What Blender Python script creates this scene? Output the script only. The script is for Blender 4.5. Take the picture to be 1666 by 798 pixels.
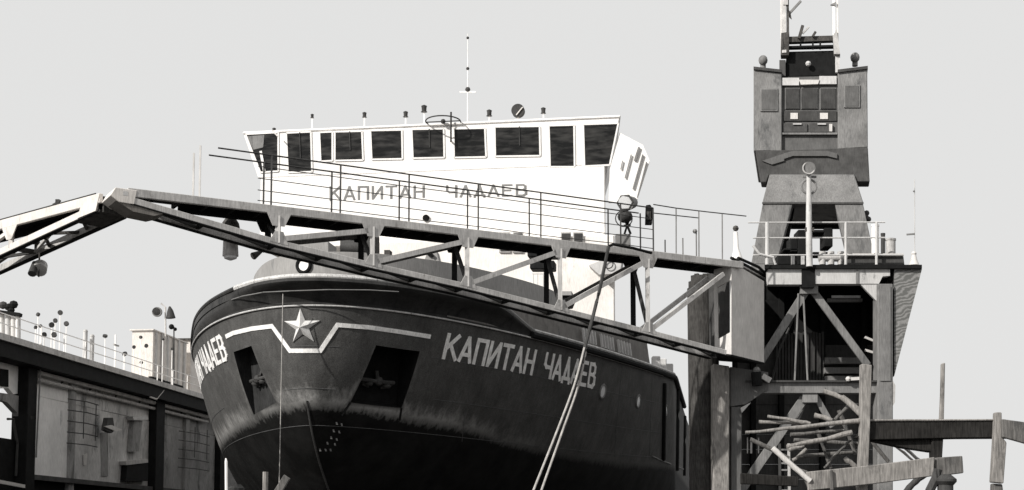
import bpy, bmesh, math, random
from mathutils import Vector, Matrix
from mathutils.bvhtree import BVHTree
random.seed(7)
C = bpy.context.scene.collection
SC = bpy.context.scene
for o in list(bpy.data.objects): bpy.data.objects.remove(o)

# ------------------------------------------------------------------ camera
F = 2314.0; PITCH = math.radians(5); HOR = 880.0; EYE = 1.7
cam_d = bpy.data.cameras.new('camera'); cam = bpy.data.objects.new('camera', cam_d); C.objects.link(cam)
cam_d.sensor_width = 36; cam_d.lens = F / 1666 * 36; cam_d.clip_end = 5000; cam_d.clip_start = 0.1
CY = HOR - F * math.tan(PITCH)
cam_d.shift_y = (CY - 399) / 1666
cam.location = (0, 0, EYE); cam.rotation_euler = (math.radians(90) + PITCH, 0, 0)
SC.camera = cam
SC.render.resolution_x = 1024; SC.render.resolution_y = 490

# ------------------------------------------------------------------ world, sun, exposure
SUN_DIR = Vector((-0.70, -0.59, 0.56)).normalized()      # towards the sun: left, behind the camera
elev = math.asin(SUN_DIR.z)
w = bpy.data.worlds.new("World"); SC.world = w; w.use_nodes = True
nt = w.node_tree; nt.nodes.clear()
out = nt.nodes.new('ShaderNodeOutputWorld'); bg = nt.nodes.new('ShaderNodeBackground')
sky = nt.nodes.new('ShaderNodeTexSky'); sky.sky_type = 'NISHITA'; sky.sun_disc = False
sky.sun_elevation = elev; sky.sun_rotation = math.atan2(SUN_DIR.x, SUN_DIR.y); sky.dust_density = 4
bw = nt.nodes.new('ShaderNodeRGBToBW')                     # the photograph is black and white
mixn = nt.nodes.new('ShaderNodeMix'); mixn.data_type = 'RGBA'; mixn.inputs['Factor'].default_value = 0.955
mixn.inputs[7].default_value = (7.9, 7.9, 7.84, 1)       # bright even cloud veil
nt.links.new(sky.outputs[0], bw.inputs[0]); nt.links.new(bw.outputs[0], mixn.inputs[6])
nt.links.new(mixn.outputs[2], bg.inputs['Color']); bg.inputs['Strength'].default_value = 0.10
nt.links.new(bg.outputs[0], out.inputs[0])
sd = bpy.data.lights.new('sun', 'SUN'); sd.energy = 4.9; sd.angle = math.radians(0.6); sd.color = (1, 0.975, 0.93)
so = bpy.data.objects.new('sun', sd); C.objects.link(so); so.rotation_euler = SUN_DIR.to_track_quat('Z', 'Y').to_euler()
so.location = (-30, -20, 40)
SC.view_settings.view_transform = 'Standard'; SC.view_settings.look = 'None'
SC.view_settings.exposure = 0; SC.view_settings.gamma = 1

# ------------------------------------------------------------------ materials
def mat(name, col, rough=0.75, var=0.25, scale=3.0, streak=0.0, metal=0.0, bump=0.15, fine=40.0, dark=None, damt=0.0, wood=False, spec=None):
    m = bpy.data.materials.new(name); m.use_nodes = True; n = m.node_tree; L = n.links
    b = n.nodes['Principled BSDF']; b.inputs['Roughness'].default_value = rough; b.inputs['Metallic'].default_value = metal
    b.inputs['Specular IOR Level'].default_value = spec if spec is not None else (.08 if col[1] < .08 else .3)
    tc = n.nodes.new('ShaderNodeTexCoord'); mp = n.nodes.new('ShaderNodeMapping')
    L.new(tc.outputs['Object'], mp.inputs[0])
    n1 = n.nodes.new('ShaderNodeTexNoise'); n1.inputs['Scale'].default_value = scale; n1.inputs['Detail'].default_value = 8; n1.inputs['Roughness'].default_value = .65
    L.new(mp.outputs[0], n1.inputs['Vector'])
    n2 = n.nodes.new('ShaderNodeTexNoise'); n2.inputs['Scale'].default_value = fine; n2.inputs['Detail'].default_value = 4
    m2 = n.nodes.new('ShaderNodeMapping'); m2.inputs['Scale'].default_value = (1, 1, .12) if streak or wood else (1, 1, 1)
    L.new(tc.outputs['Object'], m2.inputs[0]); L.new(m2.outputs[0], n2.inputs['Vector'])
    mr = n.nodes.new('ShaderNodeMapRange'); mr.inputs[1].default_value = .3; mr.inputs[2].default_value = .7
    mr.inputs[3].default_value = 1 - var; mr.inputs[4].default_value = 1 + var; L.new(n1.outputs[0], mr.inputs[0])
    mr2 = n.nodes.new('ShaderNodeMapRange'); mr2.inputs[1].default_value = .3; mr2.inputs[2].default_value = .7
    a = max(streak, .12); mr2.inputs[3].default_value = 1 - a; mr2.inputs[4].default_value = 1 + a; L.new(n2.outputs[0], mr2.inputs[0])
    mu = n.nodes.new('ShaderNodeMath'); mu.operation = 'MULTIPLY'; L.new(mr.outputs[0], mu.inputs[0]); L.new(mr2.outputs[0], mu.inputs[1])
    vm = n.nodes.new('ShaderNodeVectorMath'); vm.operation = 'SCALE'; vm.inputs[0].default_value = col
    L.new(mu.outputs[0], vm.inputs['Scale']); last = vm.outputs[0]
    if dark is not None:
        n3 = n.nodes.new('ShaderNodeTexNoise'); n3.inputs['Scale'].default_value = scale * 1.7; n3.inputs['Detail'].default_value = 10
        n3.inputs['Roughness'].default_value = .75; n3.inputs['Distortion'].default_value = .4
        m3 = n.nodes.new('ShaderNodeMapping'); m3.inputs['Scale'].default_value = (1, 1, .35); m3.inputs['Location'].default_value = (3.1, 7.7, 1.3)
        L.new(tc.outputs['Object'], m3.inputs[0]); L.new(m3.outputs[0], n3.inputs['Vector'])
        r3 = n.nodes.new('ShaderNodeMapRange'); r3.inputs[1].default_value = .62 - damt * .3; r3.inputs[2].default_value = .72 - damt * .2
        L.new(n3.outputs[0], r3.inputs[0])
        mx = n.nodes.new('ShaderNodeMix'); mx.data_type = 'RGBA'; L.new(r3.outputs[0], mx.inputs['Factor'])
        L.new(last, mx.inputs[6]); mx.inputs[7].default_value = (*dark, 1); last = mx.outputs[2]
    L.new(last, b.inputs['Base Color'])
    bp = n.nodes.new('ShaderNodeBump'); bp.inputs['Strength'].default_value = bump; bp.inputs['Distance'].default_value = .02
    L.new(n2.outputs[0], bp.inputs['Height']); L.new(bp.outputs[0], b.inputs['Normal'])
    return m
def g(v, t=0.0): return (v * (1 + t), v, v * (1 - t))
M = {
 'white': mat('white_paint', g(.82, .03), .5, .04, 1.2, .03, bump=.05),
 'stainw': mat('stained_white_paint', g(.72, .05), .6, .1, .7, .08, dark=g(.45, .1), damt=.15),
 'whiteworn': mat('worn_white_paint', g(.62, .05), .6, .12, 2, .1, dark=g(.3, .05), damt=.2),
 'cream': mat('cream_paint', g(.60, .06), .65, .14, 2, .12, dark=g(.3, .06), damt=.18),
 'pale': mat('pale_paint', g(.55, .04), .6, .1, 3, .1),
 'lgrey': mat('light_grey_paint', g(.5, .02), .6, .14, 2.5, .1, dark=g(.16), damt=.15),
 'bgrey': mat('bridge_grey_paint', g(.42, .03), .65, .25, 2.5, .18, dark=g(.15, .06), damt=.2),
 'tgrey': mat('tower_grey_paint', g(.17, .02), .7, .25, 1.6, .2, dark=g(.09), damt=.25),
 'cgrey': mat('corbel_grey_paint', g(.10, .02), .7, .25, 1.6, .2),
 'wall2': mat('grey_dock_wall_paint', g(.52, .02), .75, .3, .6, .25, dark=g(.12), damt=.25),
 'mgrey': mat('mid_grey_paint', g(.19, .02), .65, .22, 1.6, .18, dark=g(.06), damt=.2),
 'dgrey': mat('dark_grey_paint', g(.055, .02), .6, .3, 2, .2),
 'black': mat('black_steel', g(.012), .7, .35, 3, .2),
 'rust': mat('rusty_plate', g(.075, .06), .85, .35, 4, .3, dark=g(.02), damt=.4),
 'bulw': mat('hull_bulwark_paint', g(.036, .02), .5, .3, 1.5, .25, dark=g(.018), damt=.3),
 'deckh': mat('grey_breakwater_paint', g(.27, .03), .7, .14, 1.2, .15, dark=g(.16), damt=.1),
 'lip': mat('pale_rail_cap', g(.5, .02), .6, .3, 4, .2, dark=g(.12), damt=.2),
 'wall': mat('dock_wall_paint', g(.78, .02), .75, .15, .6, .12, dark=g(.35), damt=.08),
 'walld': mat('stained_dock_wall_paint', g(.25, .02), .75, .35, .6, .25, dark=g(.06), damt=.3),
 'crane': mat('crane_grey_paint', g(.18, .02), .7, .3, .9, .25, dark=g(.075), damt=.3),
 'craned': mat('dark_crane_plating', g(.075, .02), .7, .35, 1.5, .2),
 'wood': mat('weathered_timber', g(.21, .06), .85, .25, 2.5, .35, wood=True, dark=g(.09, .05), damt=.2, bump=.5),
 'woodd': mat('dark_wet_timber', g(.022, .06), .85, .4, 3, .4, wood=True, bump=.5),
 'woodm': mat('grey_timber', g(.11, .05), .85, .3, 2.5, .4, wood=True, dark=g(.05), damt=.25, bump=.5),
 'planks': mat('dark_brown_planks', g(.05, .05), .85, .4, 3, .4, wood=True, bump=.5),
 'rope': mat('hemp_rope', g(.38, .05), .9, .25, 8, .1, fine=90, bump=.8),
 'text': mat('white_lettering_paint', g(.85, .02), .6, .2, 5, .15, dark=g(.3), damt=.1),
 'ground': mat('dock_pontoon_deck', g(.07, .03), .9, .4, .3, .1),
}
def glass_mat():
    m = bpy.data.materials.new('dark_window_glass'); m.use_nodes = True; n = m.node_tree; b = n.nodes['Principled BSDF']
    tc = n.nodes.new('ShaderNodeTexCoord'); t = n.nodes.new('ShaderNodeTexNoise'); t.inputs['Scale'].default_value = 1.3; t.inputs['Detail'].default_value = 6
    r = n.nodes.new('ShaderNodeValToRGB'); r.color_ramp.elements[0].color = (.006, .006, .006, 1); r.color_ramp.elements[1].color = (.06, .058, .055, 1)
    r.color_ramp.elements[0].position = .42; r.color_ramp.elements[1].position = .8
    mp = n.nodes.new('ShaderNodeMapping'); mp.inputs['Scale'].default_value = (1.2, 1, 5)
    n.links.new(tc.outputs['Object'], mp.inputs[0]); n.links.new(mp.outputs[0], t.inputs[0]); n.links.new(t.outputs[0], r.inputs[0]); n.links.new(r.outputs[0], b.inputs['Base Color'])
    b.inputs['Roughness'].default_value = .25; b.inputs['Specular IOR Level'].default_value = .25
    return m
M['glass'] = glass_mat()
def lens_mat():
    m = mat('lamp_glass', g(.75), .2, .05, 3); return m
M['lens'] = lens_mat()
def wavy_mat():
    m = bpy.data.materials.new('streaked_outer_plating'); m.use_nodes = True; n = m.node_tree; b = n.nodes['Principled BSDF']
    tc = n.nodes.new('ShaderNodeTexCoord'); mp = n.nodes.new('ShaderNodeMapping'); mp.inputs['Scale'].default_value = (1, 1, 1.6); mp.inputs['Rotation'].default_value = (0, .5, 0)
    t = n.nodes.new('ShaderNodeTexWave'); t.bands_direction = 'Z'; t.inputs['Scale'].default_value = 1.9; t.inputs['Distortion'].default_value = 11; t.inputs['Detail'].default_value = 5; t.inputs['Detail Scale'].default_value = 1.5
    r = n.nodes.new('ShaderNodeValToRGB'); r.color_ramp.elements[0].color = (.11, .11, .105, 1); r.color_ramp.elements[1].color = (.24, .235, .23, 1); r.color_ramp.elements[0].position = .3
    n.links.new(tc.outputs['Object'], mp.inputs[0]); n.links.new(mp.outputs[0], t.inputs[0]); n.links.new(t.outputs[0], r.inputs[0]); n.links.new(r.outputs[0], b.inputs['Base Color'])
    b.inputs['Roughness'].default_value = .8
    return m
M['wavy'] = wavy_mat()
def hull_mat():
    m = bpy.data.materials.new('hull_paint'); m.use_nodes = True; n = m.node_tree; L = n.links; b = n.nodes['Principled BSDF']
    b.inputs['Roughness'].default_value = .75; b.inputs['Specular IOR Level'].default_value = .12
    def N(t): return n.nodes.new(t)
    tc = N('ShaderNodeTexCoord'); at = N('ShaderNodeAttribute'); at.attribute_name = 'below_line'
    n1 = N('ShaderNodeTexNoise'); n1.inputs['Scale'].default_value = 1.2; n1.inputs['Detail'].default_value = 9; n1.inputs['Roughness'].default_value = .65; L.new(tc.outputs['Object'], n1.inputs[0])
    mp = N('ShaderNodeMapping'); mp.inputs['Scale'].default_value = (1, 1, .18); L.new(tc.outputs['Object'], mp.inputs[0])
    n2 = N('ShaderNodeTexNoise'); n2.inputs['Scale'].default_value = 9; n2.inputs['Detail'].default_value = 7; n2.inputs['Roughness'].default_value = .7; L.new(mp.outputs[0], n2.inputs[0])
    n3 = N('ShaderNodeTexNoise'); n3.inputs['Scale'].default_value = 55; n3.inputs['Detail'].default_value = 3; L.new(tc.outputs['Object'], n3.inputs[0])
    def math_(op, a, c):
        q = N('ShaderNodeMath'); q.operation = op
        for i, v in enumerate((a, c)):
            if isinstance(v, (int, float)): q.inputs[i].default_value = v
            else: L.new(v, q.inputs[i])
        return q.outputs[0]
    def rng(v, a, c, d, e):
        q = N('ShaderNodeMapRange'); L.new(v, q.inputs[0])
        for i, x in enumerate((a, c, d, e)): q.inputs[i + 1].default_value = x
        return q.outputs[0]
    base = math_('MULTIPLY', math_('MULTIPLY', rng(n1.outputs[0], .3, .7, .72, 1.28), rng(n2.outputs[0], .3, .7, .8, 1.2)), rng(n3.outputs[0], .3, .7, .62, 1.38))
    # vertical drips of soot running down the topsides
    base = math_('MULTIPLY', base, .078)
    wl = math_('ADD', math_('ADD', at.outputs['Fac'], rng(n2.outputs[0], .25, .75, -.13, .13)), rng(n1.outputs[0], .25, .75, -.10, .10))
    pale = rng(wl, -.42, -.06, 0, 1)                      # scraped pale band above the bottom paint
    pale = math_('MULTIPLY', pale, rng(n2.outputs[0], .3, .6, .5, 1)); pale = math_('MULTIPLY', pale, rng(n1.outputs[0], .38, .58, .3, 1))
    pale = math_('MULTIPLY', pale, at_side(n, tc, L))
    col1 = N('ShaderNodeMix'); L.new(pale, col1.inputs[0]); L.new(base, col1.inputs[2]); col1.inputs[3].default_value = .40
    under = rng(wl, -.02, .22, 0, 1)
    bot = math_('MULTIPLY', rng(n1.outputs[0], .35, .7, .5, 1.9), .008)
    col2 = N('ShaderNodeMix'); L.new(under, col2.inputs[0]); L.new(col1.outputs[0], col2.inputs[2]); L.new(bot, col2.inputs[3])
    cc = N('ShaderNodeCombineColor')
    L.new(math_('MULTIPLY', col2.outputs[0], 1.02), cc.inputs[0]); L.new(col2.outputs[0], cc.inputs[1]); L.new(math_('MULTIPLY', col2.outputs[0], .97), cc.inputs[2])
    L.new(cc.outputs[0], b.inputs['Base Color'])
    bp = N('ShaderNodeBump'); bp.inputs['Strength'].default_value = .4; bp.inputs['Distance'].default_value = .07
    L.new(n1.outputs[0], bp.inputs['Height']); L.new(bp.outputs[0], b.inputs['Normal'])
    return m
def at_side(n, tc, L):
    # scraping fades out along the port side (attribute painted by distance from the stem)
    a = n.nodes.new('ShaderNodeAttribute'); a.attribute_name = 'scrape'; return a.outputs['Fac']
M['hull'] = hull_mat()
M['hull_plain'] = mat('hull_weld_paint', g(.085), .7, .3, 3, .2)

# ------------------------------------------------------------------ helpers
O3 = Vector((0, 0, EYE))
def ray(px, py):
    v = Vector(((px - 833) / F, 1.0, -(py - CY) / F)); c, s = math.cos(PITCH), math.sin(PITCH)
    return Vector((v.x, v.y * c - v.z * s, v.y * s + v.z * c))
def A(px, py, Y): r = ray(px, py); return O3 + r * (Y / r.y)
def AZ(px, py, z): r = ray(px, py); return O3 + r * ((z - EYE) / r.z)
def AP(px, py, P, n): r = ray(px, py); return O3 + r * ((P - O3).dot(n) / r.dot(n))
def proj(p):
    d = p - O3; c, s = math.cos(PITCH), math.sin(PITCH)
    y = d.y * c + d.z * s; z = d.z * c - d.y * s
    return 833 + F * d.x / y, CY - F * z / y
UP = Vector((0, 0, 1))
def worg(o):
    v = Vector((0, 0, 0))
    while o is not None: v += o.location; o = o.parent
    return v
class MB:
    def __init__(s): s.v = []; s.f = []
    def add(s, vs, fs):
        k = len(s.v); s.v += [Vector(x) for x in vs]; s.f += [[i + k for i in f] for f in fs]; return s
    def prism(s, pts, vec):
        n = len(pts); vec = Vector(vec)
        return s.add(list(pts) + [Vector(p) + vec for p in pts],
              [list(range(n)), [n + i for i in reversed(range(n))]] + [[i, (i + 1) % n, n + (i + 1) % n, n + i] for i in range(n)])
    def hexa(s, a, b):      # two matching 4-point rings
        return s.add(list(a) + list(b), [[0, 1, 2, 3], [7, 6, 5, 4]] + [[i, (i + 1) % 4, 4 + (i + 1) % 4, 4 + i] for i in range(4)])
    def bar(s, p, q, w, h=None, up=UP):
        p, q = Vector(p), Vector(q); h = h or w; d = (q - p).normalized()
        if abs(d.dot(up)) > .98: up = Vector((0, 1, 0))
        r = d.cross(up).normalized(); u = r.cross(d).normalized()
        o = [r * (a * w / 2) + u * (b * h / 2) for a, b in ((-1, -1), (1, -1), (1, 1), (-1, 1))]
        return s.hexa([p + x for x in o], [q + x for x in o])
    def box(s, c, sx, sy, sz, rz=0):
        c = Vector(c); m = Matrix.Rotation(rz, 3, 'Z')
        k = [m @ Vector((a * sx / 2, b * sy / 2, 0)) for a, b in ((-1, -1), (1, -1), (1, 1), (-1, 1))]
        return s.hexa([c + x - UP * sz / 2 for x in k], [c + x + UP * sz / 2 for x in k])
    def tube(s, pts, r, n=8, r2=None, caps=True):
        pts = [Vector(p) for p in pts]; rings = []; N = len(pts)
        for i, p in enumerate(pts):
            d = (pts[min(i + 1, N - 1)] - pts[max(i - 1, 0)]).normalized()
            up = UP if abs(d.z) < .95 else Vector((0, 1, 0))
            a = d.cross(up).normalized(); b = a.cross(d).normalized()
            rr = r if r2 is None else r + (r2 - r) * i / (N - 1)
            if isinstance(r, (list, tuple)): rr = r[i]
            rings.append([p + a * rr * math.cos(t * 2 * math.pi / n) + b * rr * math.sin(t * 2 * math.pi / n) for t in range(n)])
        fs = [[i * n + j, i * n + (j + 1) % n, (i + 1) * n + (j + 1) % n, (i + 1) * n + j] for i in range(N - 1) for j in range(n)]
        if caps: fs += [list(reversed(range(n))), [(N - 1) * n + j for j in range(n)]]
        return s.add([x for R in rings for x in R], fs)
    def ball(s, c, r, n=10, sq=(1, 1, 1)):
        c = Vector(c); vs = []; fs = []; m = n // 2
        for i in range(m + 1):
            t = math.pi * i / m
            for j in range(n):
                p = 2 * math.pi * j / n; vs.append(c + Vector((r * sq[0] * math.sin(t) * math.cos(p), r * sq[1] * math.sin(t) * math.sin(p), r * sq[2] * math.cos(t))))
        for i in range(m):
            for j in range(n): fs.append([i * n + j, (i + 1) * n + j, (i + 1) * n + (j + 1) % n, i * n + (j + 1) % n])
        return s.add(vs, fs)
    def ring(s, c, nrm, R, r, n=20, k=6):
        c = Vector(c); nrm = Vector(nrm).normalized(); a = nrm.cross(UP if abs(nrm.z) < .9 else Vector((0, 1, 0))).normalized(); b = a.cross(nrm)
        vs = []; fs = []
        for i in range(n):
            t = 2 * math.pi * i / n; e = a * math.cos(t) + b * math.sin(t)
            for j in range(k):
                q = 2 * math.pi * j / k; vs.append(c + e * (R + r * math.cos(q)) + nrm * r * math.sin(q))
        for i in range(n):
            for j in range(k): fs.append([i * k + j, ((i + 1) % n) * k + j, ((i + 1) % n) * k + (j + 1) % k, i * k + (j + 1) % k])
        return s.add(vs, fs)
    def build(s, name, m, parent=None, smooth=False, bevel=0.0):
        o0 = worg(parent); me = bpy.data.meshes.new(name)
        me.from_pydata([x - o0 for x in s.v], [], s.f); me.update()
        bm = bmesh.new(); bm.from_mesh(me); bmesh.ops.recalc_face_normals(bm, faces=bm.faces); bm.to_mesh(me); bm.free()
        me.materials.append(M[m] if isinstance(m, str) else m)
        if smooth:
            for p in me.polygons: p.use_smooth = True
        o = bpy.data.objects.new(name, me); C.objects.link(o); o.parent = parent
        if smooth:
            try: me.set_sharp_from_angle(angle=math.radians(40))
            except Exception: pass
        if bevel:
            b = o.modifiers.new('bevel', 'BEVEL'); b.width = bevel; b.segments = 1; b.limit_method = 'ANGLE'
        return o
def tag(o, label=None, cat=None, group=None, kind=None):
    if label: o['label'] = label
    if cat: o['category'] = cat
    if group: o['group'] = group
    if kind: o['kind'] = kind
    return o
def thing(name, loc, label, cat, group=None):
    o = bpy.data.objects.new(name, None); C.objects.link(o); o.location = loc; o.empty_display_size = .3
    return tag(o, label, cat, group)
def solo(mb, name, m, label, cat, group=None, **k):
    # one-mesh thing with its origin at its own base
    c = sum(mb.v, Vector()) / len(mb.v); c.z = min(v.z for v in mb.v)
    mb.v = [v - c for v in mb.v]; o = mb.build(name, m, None, **k); o.location = c
    return tag(o, label, cat, group)
def pz(px, Y): return px * Y / F                       # pixels to metres at a depth
def poly(pts, Y): return [A(x, y, Y) for x, y in pts]
def pbox(x0, y0, x1, y1): return [(x0, y1), (x1, y1), (x1, y0), (x0, y0)]

# ------------------------------------------------------------------ setting
gm = MB(); R_ = 2500
gm.add([(-R_, -R_, 0), (R_, -R_, 0), (R_, R_, 0), (-R_, R_, 0)], [[0, 1, 2, 3]])
tag(gm.build('ground', 'ground'), kind='structure')
TAN = .15; CO = 1 / math.sqrt(1 + TAN * TAN); SI = TAN * CO
AFT = Vector((SI, CO, 0)); PORT = Vector((CO, -SI, 0))
ZD = 6.94 + EYE                                         # top of the dock walls and of the swing bridge

# ================================================================== SHIP
D0 = 36.0; STEM = Vector(((487 - 833) / F * D0, D0, 0))
ship = thing('ship', STEM, 'dark hulled icebreaker with white star on its bow and white wheelhouse, standing in the dock', 'ship')
Bq, Lq, aq, bq = 8.7518, 19.5759, 1.0318, 1.5948
Z0, Z1, Z2 = 6.0199, -.0326, .002
KB, KL, KA, R1, R2 = .0049, .2455, .0954, .1019, .0235
def zK(s): s = min(s, 20.0); return Z0 + Z1 * s + Z2 * s * s + EYE
def hull_local(u, D, ext=0.0):
    """u 0..pi/2 round the bow, D metres below the sheer line, ext straight run aft"""
    dd = min(D, 5.5)
    y = (Bq - KB * dd * dd) * math.sin(u) ** (aq + KA * dd)
    s = R1 * dd + R2 * dd ** 3 + (Lq + KL * dd) * (1 - math.cos(u) ** bq) + ext
    return y, s
def W(l, a, z): return STEM + PORT * l + AFT * a + UP * z
def hull_pt(sg, u, D, ext=0.0):
    y, s = hull_local(u, D, ext); z = zK(s) - D
    return W(sg * y, s, z)
NU = 60; US = [math.pi / 2 * (i / NU) ** 1.0 for i in range(NU + 1)]
EXT = [3, 7, 12, 20, 30, 40, 50]
DS = [0, .15, .3, .5, .7, .9, 1.1, 1.3, 1.5, 1.75, 2, 2.25, 2.5, 2.75, 3, 3.25, 3.5, 3.75, 4, 4.3, 4.6, 5.0, 5.5]
cols = [(-1, US[-1], e) for e in reversed(EXT)] + [(-1, u, 0) for u in reversed(US)] + [(1, u, 0) for u in US[1:]] + [(1, US[-1], e) for e in EXT]
wlpts = [(370, 706), (388, 691), (418, 676), (451, 661), (499, 653), (573, 659), (618, 668), (654, 675), (719, 688), (765, 696), (829, 719), (878, 730), (1000, 752)]
hv = []; hf = []; att = []; scr = []
for sg, u, e in cols:
    for D in DS: hv.append(hull_pt(sg, u, D, e))
nD = len(DS); nC = len(cols)
for i in range(nC - 1):
    for j in range(nD - 1): hf.append([i * nD + j, (i + 1) * nD + j, (i + 1) * nD + j + 1, i * nD + j + 1])
bvh = BVHTree.FromPolygons([tuple(v) for v in hv], hf)
def hit(px, py):
    r = ray(px, py).normalized(); p, n, i, d = bvh.ray_cast(O3, r)
    if p is None: return None
    if n.dot(r) > 0: n = -n
    return p, n
def hitp(px, py, off=.015): p, n = hit(px, py); return p + n * off
# boot line: signed arc -> depth below sheer
wl = []
for x, y in wlpts:
    h = hit(x, y)
    if h:
        p = h[0] - STEM; l, a = p.dot(PORT), p.dot(AFT); wl.append((l, zK(a) - h[0].z))
wl.sort()
def wlD(l):
    if l <= wl[0][0]: return wl[0][1]
    if l >= wl[-1][0]: return wl[-1][1]
    for (a, b), (c, d) in zip(wl, wl[1:]):
        if a <= l <= c: return b + (d - b) * (l - a) / (c - a)
for v in hv:
    p = v - STEM; l, a = p.dot(PORT), p.dot(AFT)
    att.append((zK(a) - v.z) - wlD(l))
    scr.append(max(0, min(1, 1.1 - max(0, l - 1.2) * .26)) if l > 0 else .65)
# close the hull: flat bottom, deck, transom
allv = list(hv); allf = list(hf); base_n = len(allv)
for i in range(nC // 2 + 1):
    pass
mid = []
for i in range(nC):      # bottom ring drawn to the keel
    sg, u, e = cols[i]; b = hv[i * nD + nD - 1]; p = b - STEM; k = len(allv)
    allv.append(STEM + PORT * (p.dot(PORT) * .75) + AFT * (p.dot(AFT) + .8) + UP * max(.35, p.z - .5)); mid.append(k)
    l = p.dot(PORT); att.append(2); scr.append(0)
for i in range(nC - 1): allf.append([i * nD + nD - 1, (i + 1) * nD + nD - 1, mid[i + 1], mid[i]])
def capring(idx):
    n = len(idx)
    for i in range(n // 2):
        a, b, c, d = idx[i], idx[i + 1], idx[n - 2 - i], idx[n - 1 - i]
        q = [a, b, c, d]; q2 = []
        for t in q:
            if t not in q2: q2.append(t)
        if len(q2) >= 3: allf.append(q2)
capring([i * nD for i in range(nC)]); capring(mid)
allf.append([j for j in range(nD)] + [mid[0], mid[-1]] + [(nC - 1) * nD + j for j in reversed(range(nD))])
me = bpy.data.meshes.new('hull'); me.from_pydata([v - STEM for v in allv], [], allf); me.update()
for nm, arr in (('below_line', att), ('scrape', scr)):
    a_ = me.attributes.new(nm, 'FLOAT', 'POINT'); a_.data.foreach_set('value', arr)
bm = bmesh.new(); bm.from_mesh(me); bmesh.ops.recalc_face_normals(bm, faces=bm.faces); bm.to_mesh(me); bm.free()
me.materials.append(M['hull'])
hull = bpy.data.objects.new('hull', me); C.objects.link(hull); hull.parent = ship
# anchor pockets cut into the hull
M['pocket'] = mat('anchor_pocket_shade', g(.009), .8, .4, 3, .3)  # near-black colour deepens the shade inside the pocket
me.materials.append(M['pocket'])
pockets = {1: [(612, 562), (683, 572), (653, 664), (570, 655)], -1: [(380, 573), (409, 563), (450, 655), (413, 675)]}
bpy.context.view_layer.update()
for sg, q in pockets.items():
    hp = [hit(*p) for p in q]; n = sum((h[1] for h in hp), Vector()).normalized()
    P = [h[0] for h in hp]
    if sg < 0: M['pocket'] = mat('shallow_pocket_shade', g(.03), .8, .4, 3, .3)  # starboard recess gets a lighter painted shade
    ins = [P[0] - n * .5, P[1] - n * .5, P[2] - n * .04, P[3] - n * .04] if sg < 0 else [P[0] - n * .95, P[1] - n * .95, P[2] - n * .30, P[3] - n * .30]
    cb = MB(); cb.hexa([p + n * .5 for p in P], ins); co = cb.build('cutter', 'pocket', None)
    co.data.materials.clear(); co.data.materials.append(M['pocket'])
    md = hull.modifiers.new('cut', 'BOOLEAN'); md.operation = 'DIFFERENCE'; md.object = co; md.solver = 'EXACT'
    md.material_mode = 'TRANSFER'
    dg = bpy.context.evaluated_depsgraph_get(); nm = bpy.data.meshes.new_from_object(hull.evaluated_get(dg), preserve_all_data_layers=True, depsgraph=dg)
    hull.modifiers.clear(); hull.data = nm; bpy.data.objects.remove(co)
hull.data.name = 'hull'
for p in hull.data.polygons: p.use_smooth = True
try: hull.data.set_sharp_from_angle(angle=math.radians(30))
except Exception: pass
# anchors in the pockets
for sg, q in pockets.items():
    c0 = sum((hit(*p)[0] for p in q), Vector()) / 4; n = sum((hit(*p)[1] for p in q), Vector()).normalized()
    rt = (hit(*q[1])[0] - hit(*q[0])[0]).normalized(); dn = ((hit(*q[3])[0] + hit(*q[2])[0]) - (hit(*q[0])[0] + hit(*q[1])[0])).normalized()
    wv = (hit(*q[1])[0] - hit(*q[0])[0]).length
    c = c0 - n * (.30 if sg > 0 else .12) + dn * (.22 if sg > 0 else .05)
    an = MB()
    an.bar(c - dn * .2 - n * .25, c + dn * .05, .09, .09)
    an.tube([c - rt * wv * .4, c - rt * wv * .15 + n * .03, c + rt * wv * .15 + n * .03, c + rt * wv * .36 - n * .02], .055, 8)
    for t in (-1, 1):
        an.ball(c + rt * wv * .2 * t + dn * .1, .10, 8, (1.3, .8, .7))
        an.tube([c + rt * wv * .34 * t, c + rt * wv * .30 * t + dn * .14 - n * .04, c + rt * wv * .14 * t + dn * .2 - n * .08], .035, 7)
    an.ball(c, .13, 8)
    an.build('anchor', 'dgrey', ship, smooth=True)
    if sg == 1:
        MB().tube([hitp(570, 655, .0), hitp(556, 676, .0)], .035, 6).build('weld_seam', 'black', ship)
        MB().tube([hitp(653, 664, .0), hitp(650, 684, .0)], .035, 6).build('weld_seam', 'black', ship)

# sheer bead, flared bulwark and rounded cap rail
def sheer_frame(a):      # signed parameter -pi/2..pi/2 (+ aft run)
    sg = 1 if a >= 0 else -1; u = min(abs(a), math.pi / 2); e = max(0, abs(a) - math.pi / 2) * 10
    p = hull_pt(sg, u, 0, e); q0 = hull_pt(sg, max(u - .01, 0.0001), 0, e); q1 = hull_pt(sg, u + .01, 0, e) if u < 1.55 else q0 + AFT
    t = (q1 - q0); t.z = 0; t.normalize(); n = Vector((t.y, -t.x, 0)) * sg
    if n.dot(PORT * sg - AFT * .6) < 0: n = -n
    if abs(a) < .012: n = -AFT
    return p, n
def sheer_a(px):         # parameter on the port side whose sheer projects to px
    lo, hi = 0, math.pi / 2 + .6
    for _ in range(40):
        m = (lo + hi) / 2
        if proj(sheer_frame(m)[0])[0] < px: lo = m
        else: hi = m
    return lo
a791, a860, a948, a1065 = [sheer_a(x) for x in (791, 862, 948, 1063)]
def ss(x): x = max(0, min(1, x)); return x * x * (3 - 2 * x)
def offk(a):
    return 1 - 1.15 * ss(-a / .36) if a < 0 else 1 - .55 * ss((a - .3) / .5)
def fade(a):
    if a > 0: return 1 - ss((a - a791) / (a860 - a791 + .06))
    return 1 - ss((-a - .6) / .2)
AN = 120; amin = -.86; amax = a860 + .06
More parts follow.
